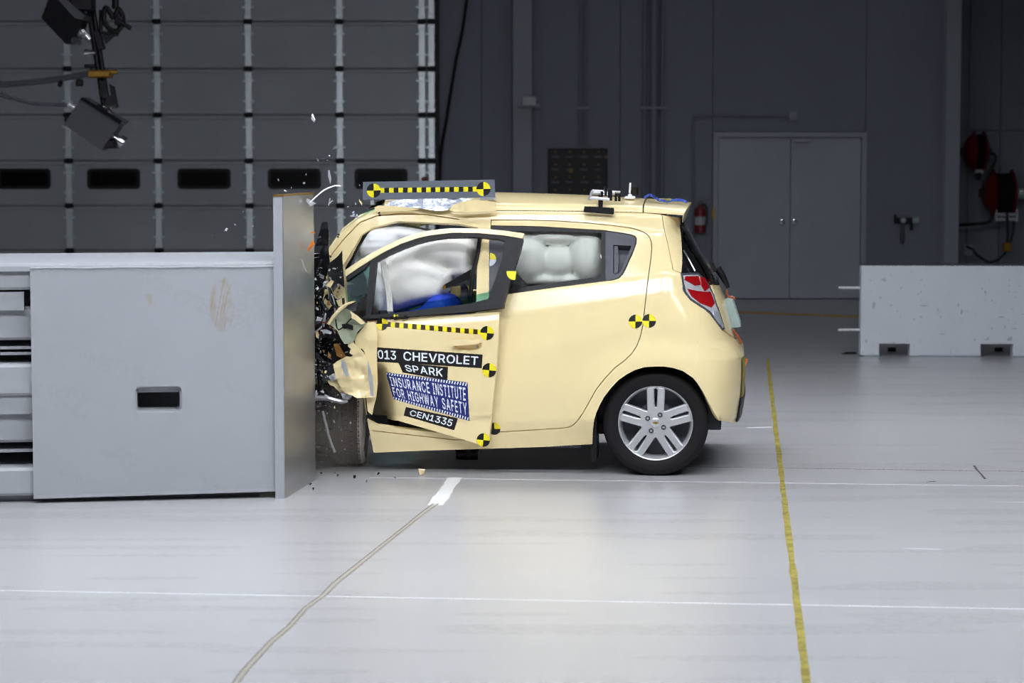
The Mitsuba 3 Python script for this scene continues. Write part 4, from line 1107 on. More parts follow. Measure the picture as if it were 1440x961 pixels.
def colored(parts):
    """[(mesh, colour)] -> one mesh and its vertex colours"""
    ms = [m for m, _ in parts]
    col = np.vstack([np.tile(c, (len(m.vertices), 1)) for m, c in parts])
    return trimesh.util.concatenate(ms), col


def disc(r, rot=0.0, quads=('K', 'Y', 'Y', 'K'), th=0.0012):
    """round target in xy: quadrants upper left, upper right, lower left, lower right"""
    out = []
    for qn, a0 in zip(quads, (90, 0, 180, 270)):
        if qn == '-':
            continue
        a = np.radians(np.linspace(a0, a0 + 90, 10) + rot)
        out.append((prism(Polygon([(0, 0)] + [(r * math.cos(x), r * math.sin(x)) for x in a]), th), {'K': K_, 'Y': Y_, 'W': W_}[qn]))
    return out


def on_plane(parts, at, y, ang=0.0):
    out = []
    for m, c in parts:
        m = moved(m, rz=ang)
        m = moved(m, at[0], at[1], 0)
        out.append((moved(up_y(m), y=y), c))
    return out


def on_skin(parts, fn, off=0.0015):
    """drawings in the (x, z) plane laid on the surface fn"""
    out = []
    for m, c in parts:
        m = m.copy()
        v = np.array(m.vertices)
        e = 1e-3
        P = fn(v[:, 0], v[:, 1])
        N = np.cross(fn(v[:, 0] + e, v[:, 1]) - fn(v[:, 0] - e, v[:, 1]), fn(v[:, 0], v[:, 1] + e) - fn(v[:, 0], v[:, 1] - e))
        N /= np.linalg.norm(N, axis=1, keepdims=True)
        m.vertices = P + N * (off + v[:, 2:3])
        out.append((m, c))
    return out


def put(name, parts, parent, label=None):
    m, col = colored(parts)
    return cpart(name, m, 'm_print', parent, color=col, label=label)


dpt = [(-1.591,1.563),(-0.972,1.572)]
ang = math.atan2(dpt[1][1] - dpt[0][1], dpt[1][0] - dpt[0][0])
for at in dpt:
    put('target_disc', on_plane(disc(0.0395), at, 0.2535, ang), bd)
sp = []
a, b = np.array(dpt[0]), np.array(dpt[1])
nsq = 21
for i in range(nsq):
    u0, u1 = 0.055 + 0.89 * i / nsq, 0.055 + 0.89 * (i + 1) / nsq
    p, q = a + (b - a) * u0, a + (b - a) * u1
    sp.append((prism(Polygon([p + (0, -0.0135), q + (0, -0.0135), q + (0, 0.0135), p + (0, 0.0135)]), 0.0008), Y_ if i % 2 == 0 else K_))
put('check_strip', [(moved(up_y(m), y=0.2538), c) for m, c in sp], bd)
q = [(-1.611,1.512),(-1.511,1.512),(-0.97,1.521),(-0.93,1.521)]
cpart('board_bracket', [box(q[0][0], q[0][0] + 0.02, 0.26, 0.36, q[0][1] - 0.03, q[0][1] + 0.03), box(q[2][0] - 0.02, q[3][0] + 0.02, 0.22, 0.36, q[2][1] - 0.012, q[2][1] + 0.004, 0.003), box(q[2][0], q[2][0] + 0.02, 0.26, 0.36, q[2][1] - 0.01, q[2][1] + 0.05)], 'm_silver_bits', bd)

# ---- measuring rig, aerial and wires on the roof
q = [(-0.406,1.478),(-0.242,1.469),(-0.242,1.433),(-0.41,1.445)]
rg_ = cpart('roof_camera_mount', moved(up_y(prism(Polygon(q), 0.012)), y=0.235), 'm_black')
for x, z in [(-0.33,1.451),(-0.251,1.442)]:
    cpart('bolt', cyl((x, 0.213, z), (x, 0.226, z), 0.006, 10), 'm_chrome', rg_)
q = [(-0.319,1.473),(-0.319,1.535),(-0.291,1.552),(-0.291,1.588),(-0.37,1.564),(-0.212,1.555),(-0.378,1.521),(-0.267,1.509),(-0.271,1.541),(-0.236,1.545),(-0.235,1.515),(-0.216,1.539),(-0.216,1.515),(-0.374,1.533)]
cpart('mast', [box(q[0][0] - 0.012, q[0][0] + 0.012, 0.26, 0.30, q[0][1] - 0.02, q[1][1])], 'm_black', rg_)
cpart('clamp_head', [cyl((q[2][0], 0.3, q[2][1] - 0.02), (q[3][0], 0.3, q[3][1]), 0.013, 12), cyl((q[2][0] - 0.03, 0.3, q[2][1] - 0.01), (q[2][0] + 0.03, 0.3, q[2][1] - 0.012), 0.012, 10)], 'm_chrome', rg_, smooth=40)
cpart('cross_rod', [cyl((q[4][0], 0.34, q[4][1]), (q[5][0], 0.34, q[5][1]), 0.006, 8), cyl((q[6][0], 0.25, q[6][1] + 0.004), (q[7][0], 0.25, q[7][1] + 0.006), 0.009, 8), cyl((q[6][0] - 0.004, 0.25, q[6][1] - 0.01), (q[13][0] + 0.01, 0.25, q[13][1] + 0.03), 0.008, 8), cyl((q[8][0] - 0.1, 0.3, q[8][1] + 0.012), (q[8][0] + 0.03, 0.3, q[8][1] + 0.008), 0.012, 10)], 'm_silver_bits', rg_, smooth=40)
cpart('leg', [cyl((q[9][0], 0.3, q[9][1]), (q[10][0], 0.3, q[10][1] - 0.01), 0.007, 8), cyl((q[11][0], 0.3, q[11][1]), (q[12][0], 0.3, q[12][1] - 0.01), 0.007, 8), cyl((q[7][0], 0.28, q[7][1]), (q[7][0], 0.28, q[7][1] + 0.06), 0.012, 8), cyl((q[7][0] - 0.045, 0.28, q[7][1]), (q[7][0] - 0.045, 0.28, q[7][1] + 0.05), 0.007, 8)], 'm_black', rg_, smooth=40)
q = [(-0.168,1.525),(-0.17,1.545),(-0.166,1.605)]
ar = cpart('aerial', [cyl((q[0][0], 0.55, q[0][1] - 0.012), (q[0][0], 0.55, q[0][1] + 0.004), 0.03, 16), box(q[0][0] - 0.03, q[0][0] + 0.03, 0.52, 0.58, q[0][1] - 0.01, q[0][1] - 0.002, 0.002), lathe([(0, 0), (0.014, 0.0), (0.012, 0.012), (0, 0.02)], 14).apply_translation((q[0][0], 0.55, q[0][1])), cyl((q[1][0], 0.55, q[1][1]), (q[2][0], 0.55, q[2][1]), 0.006, 8)], 'm_white', smooth=40)
q = [(-0.16,1.577),(-0.16,1.541)]
cpart('aerial_pad', [cyl((q[0][0] + 0.01, 0.72, q[1][1] - 0.01), (q[0][0] + 0.01, 0.72, q[0][1] + 0.0), 0.025, 14)], 'm_black')
q = [(-0.083,1.531),(-0.059,1.543),(-0.043,1.545),(-0.019,1.531),(-0.003,1.519),(0.021,1.515),(0.045,1.511),(0.069,1.515),(0.101,1.517),(0.133,1.515),(0.156,1.507)]
z_ = [0.45, 0.5, 0.42, 0.46, 0.45, 0.44, 0.45, 0.47, 0.5, 0.45, 0.42]
cpart('wire_bundle', [tube([(x, y, z - 0.006) for (x, z), y in zip(q, z_)], 0.004), tube([(x, y + 0.05, z - 0.008 + 0.004 * math.sin(i * 1.7)) for i, ((x, z), y) in enumerate(zip(q, z_))], 0.004), tube([(x, y - 0.03, z - 0.012) for (x, z), y in zip(q, z_)], 0.0035)], 'm_wire_blue', smooth=40)
cpart('wire_tape', cyl((q[5][0] - 0.02, 0.45, q[5][1] - 0.006), (q[7][0], 0.45, q[7][1] - 0.008), 0.010, 10), 'm_amber' if False else 'm_yellow_tape')

# ---- target discs on the quarter panel and door edges
for at in [(-0.111,0.853),(-0.036,0.857)]:
    put('target_disc', on_skin(disc(0.0385), lambda x, z: S(x, z), 0.002), CAR) if False else put('target_disc', on_skin([(moved(m, at[0], at[1], 0), c) for m, c in disc(0.037)], S, 0.002), CAR)
at = [(-0.922,1.181)][0]
put('target_disc', on_skin([(moved(m, at[0] - 0.004, at[1], 0), c) for m, c in disc(0.036, 0, ('-', 'Y', '-', 'W'))], S, 0.006), CAR + '__pillar_trim')
at = [(-0.888,0.254)][0]
put('target_disc', on_skin([(moved(m, at[0], at[1], 0), c) for m, c in disc(0.034, 0, ('K', 'Y', 'K', 'K'))], S, 0.002), rd)
for at, ro in zip([(-1.559,1.43),(-1.792,1.308)], (-30, -60)):
    put('target_mark', on_skin([(moved(m, at[0], at[1], 0), c) for m, c in disc(0.011, ro, ('K', '-', '-', 'K'))], S, 0.002), CAR)

# ---- the near front door, sprung open
DF = P2([(-1.722,1.126),(-1.652,1.174),(-1.587,1.214),(-1.51,1.255),(-1.397,1.307),(-1.329,1.328),(-1.261,1.344),(-1.198,1.353),(-1.13,1.359),(-1.03,1.359),(-0.938,1.356),(-0.831,1.347),(-0.724,1.333),(-0.731,1.305),(-0.842,1.322),(-0.985,1.333),(-1.129,1.334),(-1.261,1.317),(-1.328,1.301),(-1.413,1.271),(-1.507,1.226),(-1.574,1.186),(-1.645,1.141),(-1.72,1.09)])
DP = P2([(-1.593,0.845),(-1.257,0.877),(-0.853,0.905),(-0.855,0.785),(-0.867,0.606),(-0.892,0.354),(-0.915,0.16),(-1.1,0.211),(-1.251,0.251),(-1.42,0.295),(-1.669,0.273),(-1.604,0.402),(-1.588,0.556),(-1.551,0.706)])
hc = P2([(-1.104,0.718),(-0.97,0.729),(-0.948,0.739),(-0.95,0.714),(-0.966,0.7),(-1.017,0.693),(-1.076,0.698)])
nd = cpart('front_door', skin(DP.difference(hc), D, 0.014, 0.045), 'm_paint')
cpart('window_frame', skin(DF, D, 0.012, 0.035), 'm_paint', nd)
seal = P2([(-1.72,1.09),(-1.645,1.141),(-1.574,1.186),(-1.507,1.226),(-1.413,1.271),(-1.328,1.301),(-1.261,1.317),(-1.129,1.334),(-0.985,1.333),(-0.842,1.322),(-0.731,1.305),(-0.745,1.241),(-0.78,1.122),(-0.814,1.01),(-0.829,0.952),(-0.828,0.933),(-1.021,0.908),(-1.255,0.886),(-1.595,0.851),(-1.623,0.866),(-1.599,0.881),(-1.586,1.175),(-1.617,1.133),(-1.715,1.066)])
inn = P2([(-1.55,1.177),(-1.486,1.212),(-1.403,1.248),(-1.32,1.278),(-1.252,1.295),(-1.156,1.31),(-0.997,1.313),(-0.869,1.302),(-0.833,1.291),(-0.843,1.194),(-0.876,1.094),(-0.916,0.978),(-1.018,0.95),(-1.256,0.92),(-1.475,0.889),(-1.571,0.878)])
cpart('window_seal', skin(seal.difference(inn), D, 0.012, 0.04, 0.006), 'm_black', nd)
cpart('quarter_pane', skin(P2([(-1.715,1.065),(-1.617,1.133),(-1.58,1.169),(-1.597,0.878),(-1.631,0.87),(-1.673,0.923),(-1.704,0.989)]), D, 0.02, 0.0, 0.03), 'm_glass_teal', nd)
cpart('broken_pane', skin(P2([(-1.447,0.891),(-1.432,0.911),(-1.356,0.939),(-1.257,0.963),(-1.17,0.977),(-1.099,0.992),(-1.012,1),(-0.909,1.021),(-0.9,0.963),(-1.018,0.943),(-1.256,0.913)]), D, 0.02, 0.0, 0.03), 'm_glass_teal', nd)
cpart('belt_moulding', skin(P2([(-1.595,0.876),(-1.415,0.895),(-1.176,0.921),(-0.9,0.963),(-0.833,0.96),(-0.821,0.949),(-0.832,0.928),(-1.021,0.905),(-1.255,0.884),(-1.595,0.848)]), D, 0.012, 0.03, -0.01), 'm_black', nd)
hh = P2([(-1.112,0.745),(-1.104,0.753),(-0.969,0.759),(-0.952,0.753),(-0.95,0.741),(-0.97,0.731),(-1.096,0.72),(-1.112,0.727)])
V, Fc = gridmesh(hh, 0.006)
cpart('door_handle', skin(hh, D, 0.008, 0.022, -0.040), 'm_paint', nd)
cpart('handle_cup', skin(hc.buffer(0.003), D, 0.008, 0.0, 0.014), 'm_paint', nd)
at = [(-0.975,0.712)][0]
cpart('key_lock', on_skin([(moved(cyl((0, 0, 0), (0, 0, 0.006), 0.007, 12), at[0], at[1], 0), Y_)], D, -0.012)[0][0], 'm_chrome', nd)


def quad_map(corners, parts, rows=True):
    """unit-square drawings -> the four corners (upper left, upper right, lower right, lower left) in xz"""
    A, Bc, Cc, Dc = [np.array(p) for p in corners]
    out = []
    for m, c in parts:
        m = m.copy()
        v = np.array(m.vertices)
        s, t = v[:, :1], v[:, 1:2]
        m.vertices = np.c_[(Dc * (1 - s) + Cc * s) * (1 - t) + (A * (1 - s) + Bc * s) * t, v[:, 2]]
        out.append((m, c))
    return out


def sheet_unit(n=24, k=5, poly=None):
    V, Fc = gridmesh(poly or shapely.box(0, 0, 1, 1), 1.0 / n)
    return trimesh.Trimesh(np.c_[V, np.zeros(len(V))], Fc, process=False)


def lettering(text, x0, x1, y0, y1, z=0.0012, bold=True, gap=0.14):
    """one mesh of letters set side by side into the box x0..x1, y0..y1 of the unit square"""
    glyphs, at = [], 0.0
    for ch in text:
        m = meshkit.text_mesh(ch, 1.0, 0.001, bold=bold)
        v = np.array(m.vertices)
        lo, hi = v.min(0), v.max(0)
        v[:, 0] += at - lo[0]
        v[:, 1] = (v[:, 1] - lo[1]) / (hi[1] - lo[1])
        at += hi[0] - lo[0] + gap
        m.vertices = v
        glyphs.append(m)
    at -= gap
    m = trimesh.util.concatenate(glyphs)
    v = np.array(m.vertices)
    v[:, 0] = x0 + v[:, 0] / at * (x1 - x0)
    v[:, 1] = y0 + v[:, 1] * (y1 - y0)
    v[:, 2] = np.where(v[:, 2] > 0.0005, z, z - 0.0004)
    m.vertices = v
    return m.subdivide()


def decal(name, corners, parts, label=None):
    put(name, on_skin(quad_map(corners, parts), D, 0.003), nd, label)


decal('lettered_strip', [(-1.567,0.705),(-0.943,0.671),(-0.948,0.597),(-1.563,0.626)], [(sheet_unit(), K_), (lettering('2013', 0.0, 0.225, 0.2, 0.84), W_), (lettering('CHEVROLET', 0.29, 0.965, 0.2, 0.84), W_)], 'black strip lettered 2013 CHEVROLET')
decal('lettered_strip', [(-1.413,0.621),(-1.136,0.6),(-1.14,0.527),(-1.389,0.566)], [(sheet_unit(16), K_), (lettering('SPARK', 0.10, 0.90, 0.2, 0.85), W_)], 'black strip lettered SPARK')
st = []
for j, (t0, t1, sl) in enumerate(((0.905, 0.99, 0.012), (0.01, 0.095, 0.012))):
    for i in range(30):
        s0 = i / 30.0
        st.append((moved(prism(Polygon([(s0, t0), (s0 + 0.016, t0), (min(s0 + 0.016 + sl, 1.0), t1), (s0 + sl, t1)]), 0.0006), z=0.0006), W_))
decal('institute_label', [(-1.487,0.566),(-1.027,0.517),(-1.018,0.303),(-1.444,0.418)], [(sheet_unit(24), B_)] + st + [(lettering('INSURANCE', 0.03, 0.52, 0.515, 0.855, gap=0.26), W_), (lettering('INSTITUTE', 0.56, 0.97, 0.515, 0.855, gap=0.26), W_),
      (lettering('FOR', 0.03, 0.175, 0.14, 0.465, gap=0.26), W_), (lettering('HIGHWAY', 0.22, 0.61, 0.14, 0.465, gap=0.26), W_), (lettering('SAFETY', 0.66, 0.975, 0.14, 0.465, gap=0.26), W_)], 'blue label lettered INSURANCE INSTITUTE FOR HIGHWAY SAFETY')
decal('lettered_strip', [(-1.373,0.375),(-1.083,0.316),(-1.105,0.25),(-1.387,0.326)], [(sheet_unit(16), K_), (lettering('CEN1335', 0.10, 0.93, 0.2, 0.82), W_)], 'black strip lettered CEN1335')
for at, r, ro, qd in (([(-1.506,0.831)][0], 0.033, 0, ('K', 'Y', 'Y', 'K')), ([(-0.918,0.79)][0], 0.038, -5, ('K', 'Y', 'Y', 'K')), ([(-0.906,0.586)][0], 0.039, -5, ('K', 'Y', 'Y', 'K')), ([(-0.941,0.198)][0], 0.037, -5, ('K', 'Y', 'Y', 'K'))):
    put('target_disc', on_skin([(moved(m, at[0], at[1], 0), c) for m, c in disc(r, ro, qd)], D, 0.003), nd)
at = [(-0.774,1.122)][0]
pz = shapely.intersection(Polygon(disc(0.04, 0)[0][0].vertices[:, :2]) if False else Point(at).buffer(0.042), Polygon([(at[0] - 0.1, at[1] - 0.1), (at[0] + 0.002, at[1] - 0.1), (at[0] + 0.012, at[1] + 0.006), (at[0] - 0.1, at[1] + 0.006)]))
put('target_disc', on_skin([(prism(pz, 0.001), Y_)], D, -0.003), nd)
a, b = np.array([(-1.482,0.83)][0]), np.array([(-0.946,0.794)][0])
up = np.array([0.0, 0.0132])
sp = []
for i in range(22):
    p, q = a + (b - a) * i / 22, a + (b - a) * (i + 1) / 22
    sp.append((prism(Polygon([p - up, q - up, q + up, p + up]), 0.0006), Y_ if i % 2 else srgb(58, 40, 18)))
put('check_strip', on_skin(sp, D, 0.002), nd)
at = [(-1.424,0.876)][0]
put('target_mark', on_skin([(moved(m, at[0], at[1], 0), c) for m, c in disc(0.013, 40, ('Y', 'K', 'K', 'Y'))], D, 0.013), nd)

# ---- wheels
def wheel(center, spin, parent_name='wheel', dusty=False, label=None):
    """wheel whose outer face looks to -y, turned by spin about z"""
    def place(m):
        m = m.copy()
        v = np.array(m.vertices)
        m.vertices = np.c_[v[:, 0], -v[:, 2], v[:, 1]]
        A = trimesh.transformations.rotation_matrix(spin, [0, 0, 1])
        A[:3, 3] = center
        m.apply_transform(A)
        return carw(m)
    k = CAR + '__' + parent_name
    prof = [(0.206, 0.078), (0.214, 0.086), (0.232, 0.092), (0.255, 0.093), (0.262, 0.0915), (0.264, 0.0895), (0.270, 0.0885), (0.279, 0.082), (0.286, 0.074), (0.2895, 0.066)]
    for g in (0.045, 0.016, -0.016, -0.045):
        prof += [(RAD, g + 0.007), (RAD - 0.009, g + 0.005), (RAD - 0.009, g - 0.005), (RAD, g - 0.007)]
    prof += [(r, -h) for r, h in prof[9::-1]]
    tread = lathe(prof, 96)
    w = add('wheel', place(lathe([(0.206, 0.078), (0.2125, 0.080), (0.2125, 0.074), (0.2, 0.066), (0.192, 0.05), (0.186, 0.0), (0.19, -0.07), (0.206, -0.08), (0.206, 0.078)], 64)), 'm_alloy', CAR, smooth=30, label=label)
    add('tyre', place(tread), 'm_tread' if dusty else 'm_rubber', w, smooth=28)
    if dusty:
        add('scuffed_sidewall', place(lathe([(0.255, 0.0942), (0.272, 0.0892), (0.284, 0.079), (0.2905, 0.064)], 64)), 'm_sidewall_dust', w, smooth=40)
        bl = []
        for i in range(64):
            for r_, off in ((0.066, 0), (0.030, 0.5), (0.0, 0.2)):
                t = 2 * math.pi * (i + off) / 64
                bl.append(moved(box(-0.0016, 0.0016, -0.0006, 0.0006, -0.008, 0.008), RAD * math.cos(t), RAD * math.sin(t), r_, rz=t + math.pi / 2))
        add('tread_blocks', place(trimesh.util.concatenate(bl)), 'm_rubber', w, kind='stuff')
    shp = Point(0, 0).buffer(0.074, 24)
    for i in range(5):
        a0 = math.radians(90 + 72 * i)
        bar = Polygon([(0.02, -0.045), (0.20, -0.051), (0.20, 0.051), (0.02, 0.045)])
        slot = Polygon([(0.088, -0.0035), (0.105, -0.006), (0.186, -0.009), (0.192, 0.0), (0.186, 0.009), (0.105, 0.006), (0.088, 0.0035)])
        shp = shp.union(shapely.affinity.rotate(bar.difference(slot), a0, origin=(0, 0), use_radians=True))
    for i in range(5):
        a0 = math.radians(90 + 72 * i)
        slot = Polygon([(0.085, -0.003), (0.105, -0.006), (0.186, -0.009), (0.192, 0.0), (0.186, 0.009), (0.105, 0.006), (0.085, 0.003)])
        shp = shp.difference(shapely.affinity.rotate(slot, a0, origin=(0, 0), use_radians=True))
    shp = shp.intersection(Point(0, 0).buffer(0.1995, 48)).buffer(0.004).buffer(-0.004)
    disc_z = lambda x, y: 0.052 + 0.016 * np.clip(np.hypot(x, y) / 0.2, 0, 1) ** 2
    sm = relief(shp, 0.0045, lambda x, y, d: disc_z(x, y) - 0.005 * (1 - np.clip(d / 0.006, 0, 1)) ** 2, lambda x, y, d: disc_z(x, y) - 0.045)
    add('spokes', place(sm), 'm_alloy', w, smooth=40)
    for i in range(4):
        t = math.radians(61 + 90 * i)
        p = (0.05 * math.cos(t), 0.05 * math.sin(t))
        add('bolt_seat', place(moved(lathe([(0.0, 0), (0.0135, 0), (0.0135, 0.006), (0.0105, 0.006), (0.0105, 0.001), (0, 0.001)], 20), p[0], p[1], 0.0535)), 'm_gray_plastic', w, smooth=30)
        add('wheel_bolt', place(moved(cyl((0, 0, 0), (0, 0, 0.009), 0.0085, 6, 0.007), p[0], p[1], 0.0545)), 'm_chrome', w)
    add('hub_cap', place(moved(lathe([(0, 0.009), (0.018, 0.008), (0.027, 0.004), (0.028, 0), (0, 0)], 32), 0, 0, 0.0535)), 'm_alloy', w, smooth=40)
    bow = Polygon([(-0.013, -0.0035), (-0.004, -0.0035), (-0.0045, -0.006), (0.0055, -0.006), (0.006, -0.0035), (0.015, -0.0035), (0.013, 0.0035), (0.004, 0.0035), (0.0045, 0.006), (-0.0055, 0.006), (-0.006, 0.0035), (-0.015, 0.0035)])
    add('emblem', place(moved(prism(bow, 0.002), 0, 0, 0.062)), 'm_brass', w)
    add('brake_drum', place(lathe([(0, 0.0), (0.105, 0.0), (0.11, -0.01), (0.11, -0.06), (0, -0.06)], 40)), 'm_gray_plastic', w, smooth=30)
    add('brake_back', place(lathe([(0, -0.066), (0.19, -0.066), (0.19, -0.062), (0, -0.062)], 40)), 'm_gray_plastic', w)
    return w


TY = 0.03 + 0.093
wheel((WHEEL[0], TY, RAD), 0.0)
wheel((WHEEL[0], 2 * HALF - TY, RAD), math.pi)
fwp = [(-1.753,0.286)][0]
wheel((fwp[0], 0.36, RAD), math.radians(95), dusty=True, label='torn-off front wheel turned so that its tread faces the camera')
wheel((fwp[0] - 0.25, 2 * HALF - 0.2, RAD), math.pi + 0.2)
# wheel well
wl_ = []
for i in range(28):
    a0, a1 = math.radians(-6 + 208 * i / 28), math.radians(-6 + 208 * (i + 1) / 28)
    wl_.append([(0.36 * math.cos(a0), 0.045, 0.36 * math.sin(a0)), (0.36 * math.cos(a1), 0.045, 0.36 * math.sin(a1)), (0.36 * math.cos(a1), 0.33, 0.36 * math.sin(a1)), (0.36 * math.cos(a0), 0.33, 0.36 * math.sin(a0))])
v = np.array(wl_).reshape(-1, 3) + [WHEEL[0], 0, WHEEL[1]]
f = np.arange(len(v)).reshape(-1, 4)
tm = trimesh.Trimesh(v, np.vstack([f[:, [0, 1, 2]], f[:, [0, 2, 3]]]), process=False)
tm.vertices[:, 2] = np.maximum(tm.vertices[:, 2], 0.14)
back = moved(up_y(prism(Point(0, 0).buffer(0.36, 24).intersection(shapely.box(-1, -0.06, 1, 1)), 0.005)), WHEEL[0], 0.335, WHEEL[1])
for m in (tm, mirror(tm)):
    cpart('wheel_well', m, 'm_gray_plastic')
for m in (back, mirror(back)):
    cpart('wheel_well_back', m, 'm_gray_plastic')
q = [(0.24,0.502),(0.264,0.463),(0.272,0.432),(0.256,0.475),(-0.335,0.271),(-0.339,0.216)]
cpart('splash_guard', [tube([(q[0][0], 0.09, q[0][1]), (q[1][0], 0.08, q[1][1]), (q[2][0], 0.09, q[2][1])], 0.012), box(q[4][0] - 0.02, q[4][0] + 0.01, 0.06, 0.3, q[5][1] - 0.14, q[4][1] + 0.06)], 'm_black', smooth=40)
cpart('rear_axle', [cyl((WHEEL[0], 0.2, 0.27), (WHEEL[0], 1.4, 0.27), 0.04, 14), box(WHEEL[0] - 0.45, WHEEL[0], 0.28, 0.36, 0.2, 0.27, 0.01), box(WHEEL[0] - 0.45, WHEEL[0], 1.24, 1.32, 0.2, 0.27, 0.01)], 'm_black')
xa, xb = [(-1.764,0.248)][0][0], [(0.343,0.271)][0][0]
cpart('floor_pan', [box([(-1.435,0.251)][0][0], WHEEL[0] - 0.37, 0.10, 2 * HALF - 0.10, 0.20, 0.30, 0.02), box(WHEEL[0] - 0.37, xb, 0.36, 2 * HALF - 0.36, 0.27, 0.36, 0.02), box([(-1.495,0.251)][0][0], WHEEL[0] - 0.4, 0.10, 0.18, 0.14, 0.22, 0.02)], 'm_gray_plastic')
cpart('exhaust', [tube([(xa + 0.2, 0.8, 0.16), (WHEEL[0] - 0.6, 0.8, 0.16), (WHEEL[0] + 0.1, 1.1, 0.2)], 0.03), cyl((WHEEL[0] + 0.12, 0.6, 0.22), (WHEEL[0] + 0.12, 1.2, 0.22), 0.07, 18)], 'm_black', smooth=40)
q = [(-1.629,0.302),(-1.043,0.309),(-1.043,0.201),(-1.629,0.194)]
cpart('dark_sill_backing', moved(up_y(prism(Polygon(q), 0.03)), y=0.19), 'm_rubber')  # dark sheet added behind the sill gap to make it read as shade
q = [(-1.089,0.064),(-1.065,0.024),(-1.105,0.015),(-1.044,0.04)]
cpart('under_clamp', [cyl((q[0][0] - 0.05, 0.36, 0.07), (q[0][0] + 0.07, 0.36, 0.07), 0.035, 12), cyl((q[0][0] + 0.02, 0.34, 0.05), (q[0][0] + 0.02, 0.34, 0.2), 0.018, 10), box(q[0][0] - 0.06, q[0][0] + 0.08, 0.33, 0.39, 0.085, 0.13, 0.01)], 'm_black', smooth=40)

# ---- airbags, seats and what shows through the windows
def puffs(fn_name, poly, blobs, y0, mat_, soft=0.02, h=0.012, parent=None, base=0.02, wr=0.0):
    b = np.array(blobs)

    def top(x, z, d):
        q = 1 - ((x[:, None] - b[:, 0]) / b[:, 2]) ** 2 - ((z[:, None] - b[:, 1]) / b[:, 3]) ** 2
        hgt = b[:, 4] * np.where(q > 0, np.sqrt(np.maximum(q, 0)), np.maximum(q, -1.5) * 0.25)
        o = soft * np.log(np.exp(hgt / soft).sum(1))
        o = o * np.sqrt(1 - (1 - np.clip(d / 0.06, 0, 1)) ** 2)
        if wr:
            o = o + wr * (meshkit.fbm(np.c_[x * 9, z * 26, 0 * x], 3, 3) - 0.5) * np.clip(d / 0.03, 0, 1)
        return base + o
    m = moved(up_y(relief(poly, h, top, -0.03)), y=y0)
    return cpart(fn_name, m, mat_, parent, smooth=60)


K = 1 / 254.0
B_rear = [(*[(-0.729,1.19)][0], 30 * K, 40 * K, 0.12), (*[(-0.569,1.314)][0], 42 * K, 15 * K, 0.10), (*[(-0.561,1.167)][0], 24 * K, 28 * K, 0.09), (*[(-0.393,1.207)][0], 27 * K, 44 * K, 0.115), (*[(-0.616,1.047)][0], 80 * K, 14 * K, 0.08), (*[(-0.833,1.257)][0], 26 * K, 40 * K, 0.1)]
puffs('curtain_airbag', P2([(-0.934,1.355),(-0.661,1.356),(-0.293,1.341),(-0.292,1.038),(-0.5,1.029),(-0.741,1.02),(-0.934,1.003)]), B_rear, 0.36, 'm_airbag_rear', 0.010)
B_front = [(*[(-1.192,1.226)][0], 62 * K, 26 * K, 0.20), (*[(-1.428,1.064)][0], 46 * K, 52 * K, 0.20), (*[(-1.29,1.025)][0], 44 * K, 38 * K, 0.21), (*[(-1.083,1.146)][0], 24 * K, 44 * K, 0.17), (*[(-1.144,1.054)][0], 26 * K, 20 * K, 0.13)]
puffs('side_airbag', P2([(-1.59,1.184),(-1.467,1.273),(-1.265,1.33),(-1.063,1.347),(-1.006,1.323),(-0.998,1.235),(-1.031,1.147),(-1.015,1.09),(-1.063,1.05),(-1.144,1.066),(-1.168,1.001),(-1.201,0.937),(-1.258,0.928),(-1.367,0.903),(-1.469,0.867),(-1.518,0.846),(-1.567,0.87),(-1.599,0.951),(-1.615,1.047)]), B_front, 0.42, 'm_airbag', 0.036, 0.010)
q = [(-1.522,1.167),(-1.514,1.119),(-1.499,1.04),(-1.487,0.96),(-1.483,0.888)]
cpart('seam_band', [tube([(x + dx, 0.205, z) for x, z in q], 0.006) for dx in (-0.022, 0.0)] + [tube([(x - 0.011, 0.212, z) for x, z in q], 0.012)], 'm_airbag', CAR + '__side_airbag', smooth=40)
puffs('curtain_airbag', P2([(-1.72,1.133),(-1.695,1.251),(-1.637,1.344),(-1.588,1.376),(-1.535,1.384),(-1.466,1.376),(-1.373,1.36),(-1.263,1.333),(-1.312,1.288),(-1.475,1.223),(-1.524,1.142),(-1.508,1.029),(-1.493,0.859),(-1.533,0.838),(-1.599,0.875),(-1.635,0.947),(-1.643,1.044),(-1.671,1.117)]),
      [(*[(-1.576,1.271)][0], 34 * K, 30 * K, 0.14), (*[(-1.574,1.008)][0], 22 * K, 42 * K, 0.12), (*[(-1.413,1.336)][0], 44 * K, 16 * K, 0.10)], 0.36, 'm_airbag_cool', 0.02, 0.008, wr=0.022)
# steering wheel, seats, dash
q = [(-1.655,0.982)][0]
cpart('dashboard', [box(q[0] - 0.32, q[0] - 0.02, 0.15, 1.45, 0.55, 0.86, 0.06)], 'm_seat')
sw = moved(trimesh.creation.torus(0.17, 0.014, major_sections=32, minor_sections=10), q[0] + 0.08, 0.45, q[1] - 0.02, ry=math.radians(68))
cpart('steering_wheel', [sw, moved(cyl((0, 0, -0.1), (0, 0, 0.02), 0.05, 14), q[0] + 0.06, 0.45, q[1] - 0.03, ry=math.radians(68))], 'm_black', smooth=40)
cpart('door_card', crumple(P2([(-1.705,0.872),(-1.656,0.961),(-1.615,0.974),(-1.583,0.913),(-1.523,0.833),(-1.685,0.832)]), 0.20, 0.03, 21, 9, 0.015), 'm_maroon')


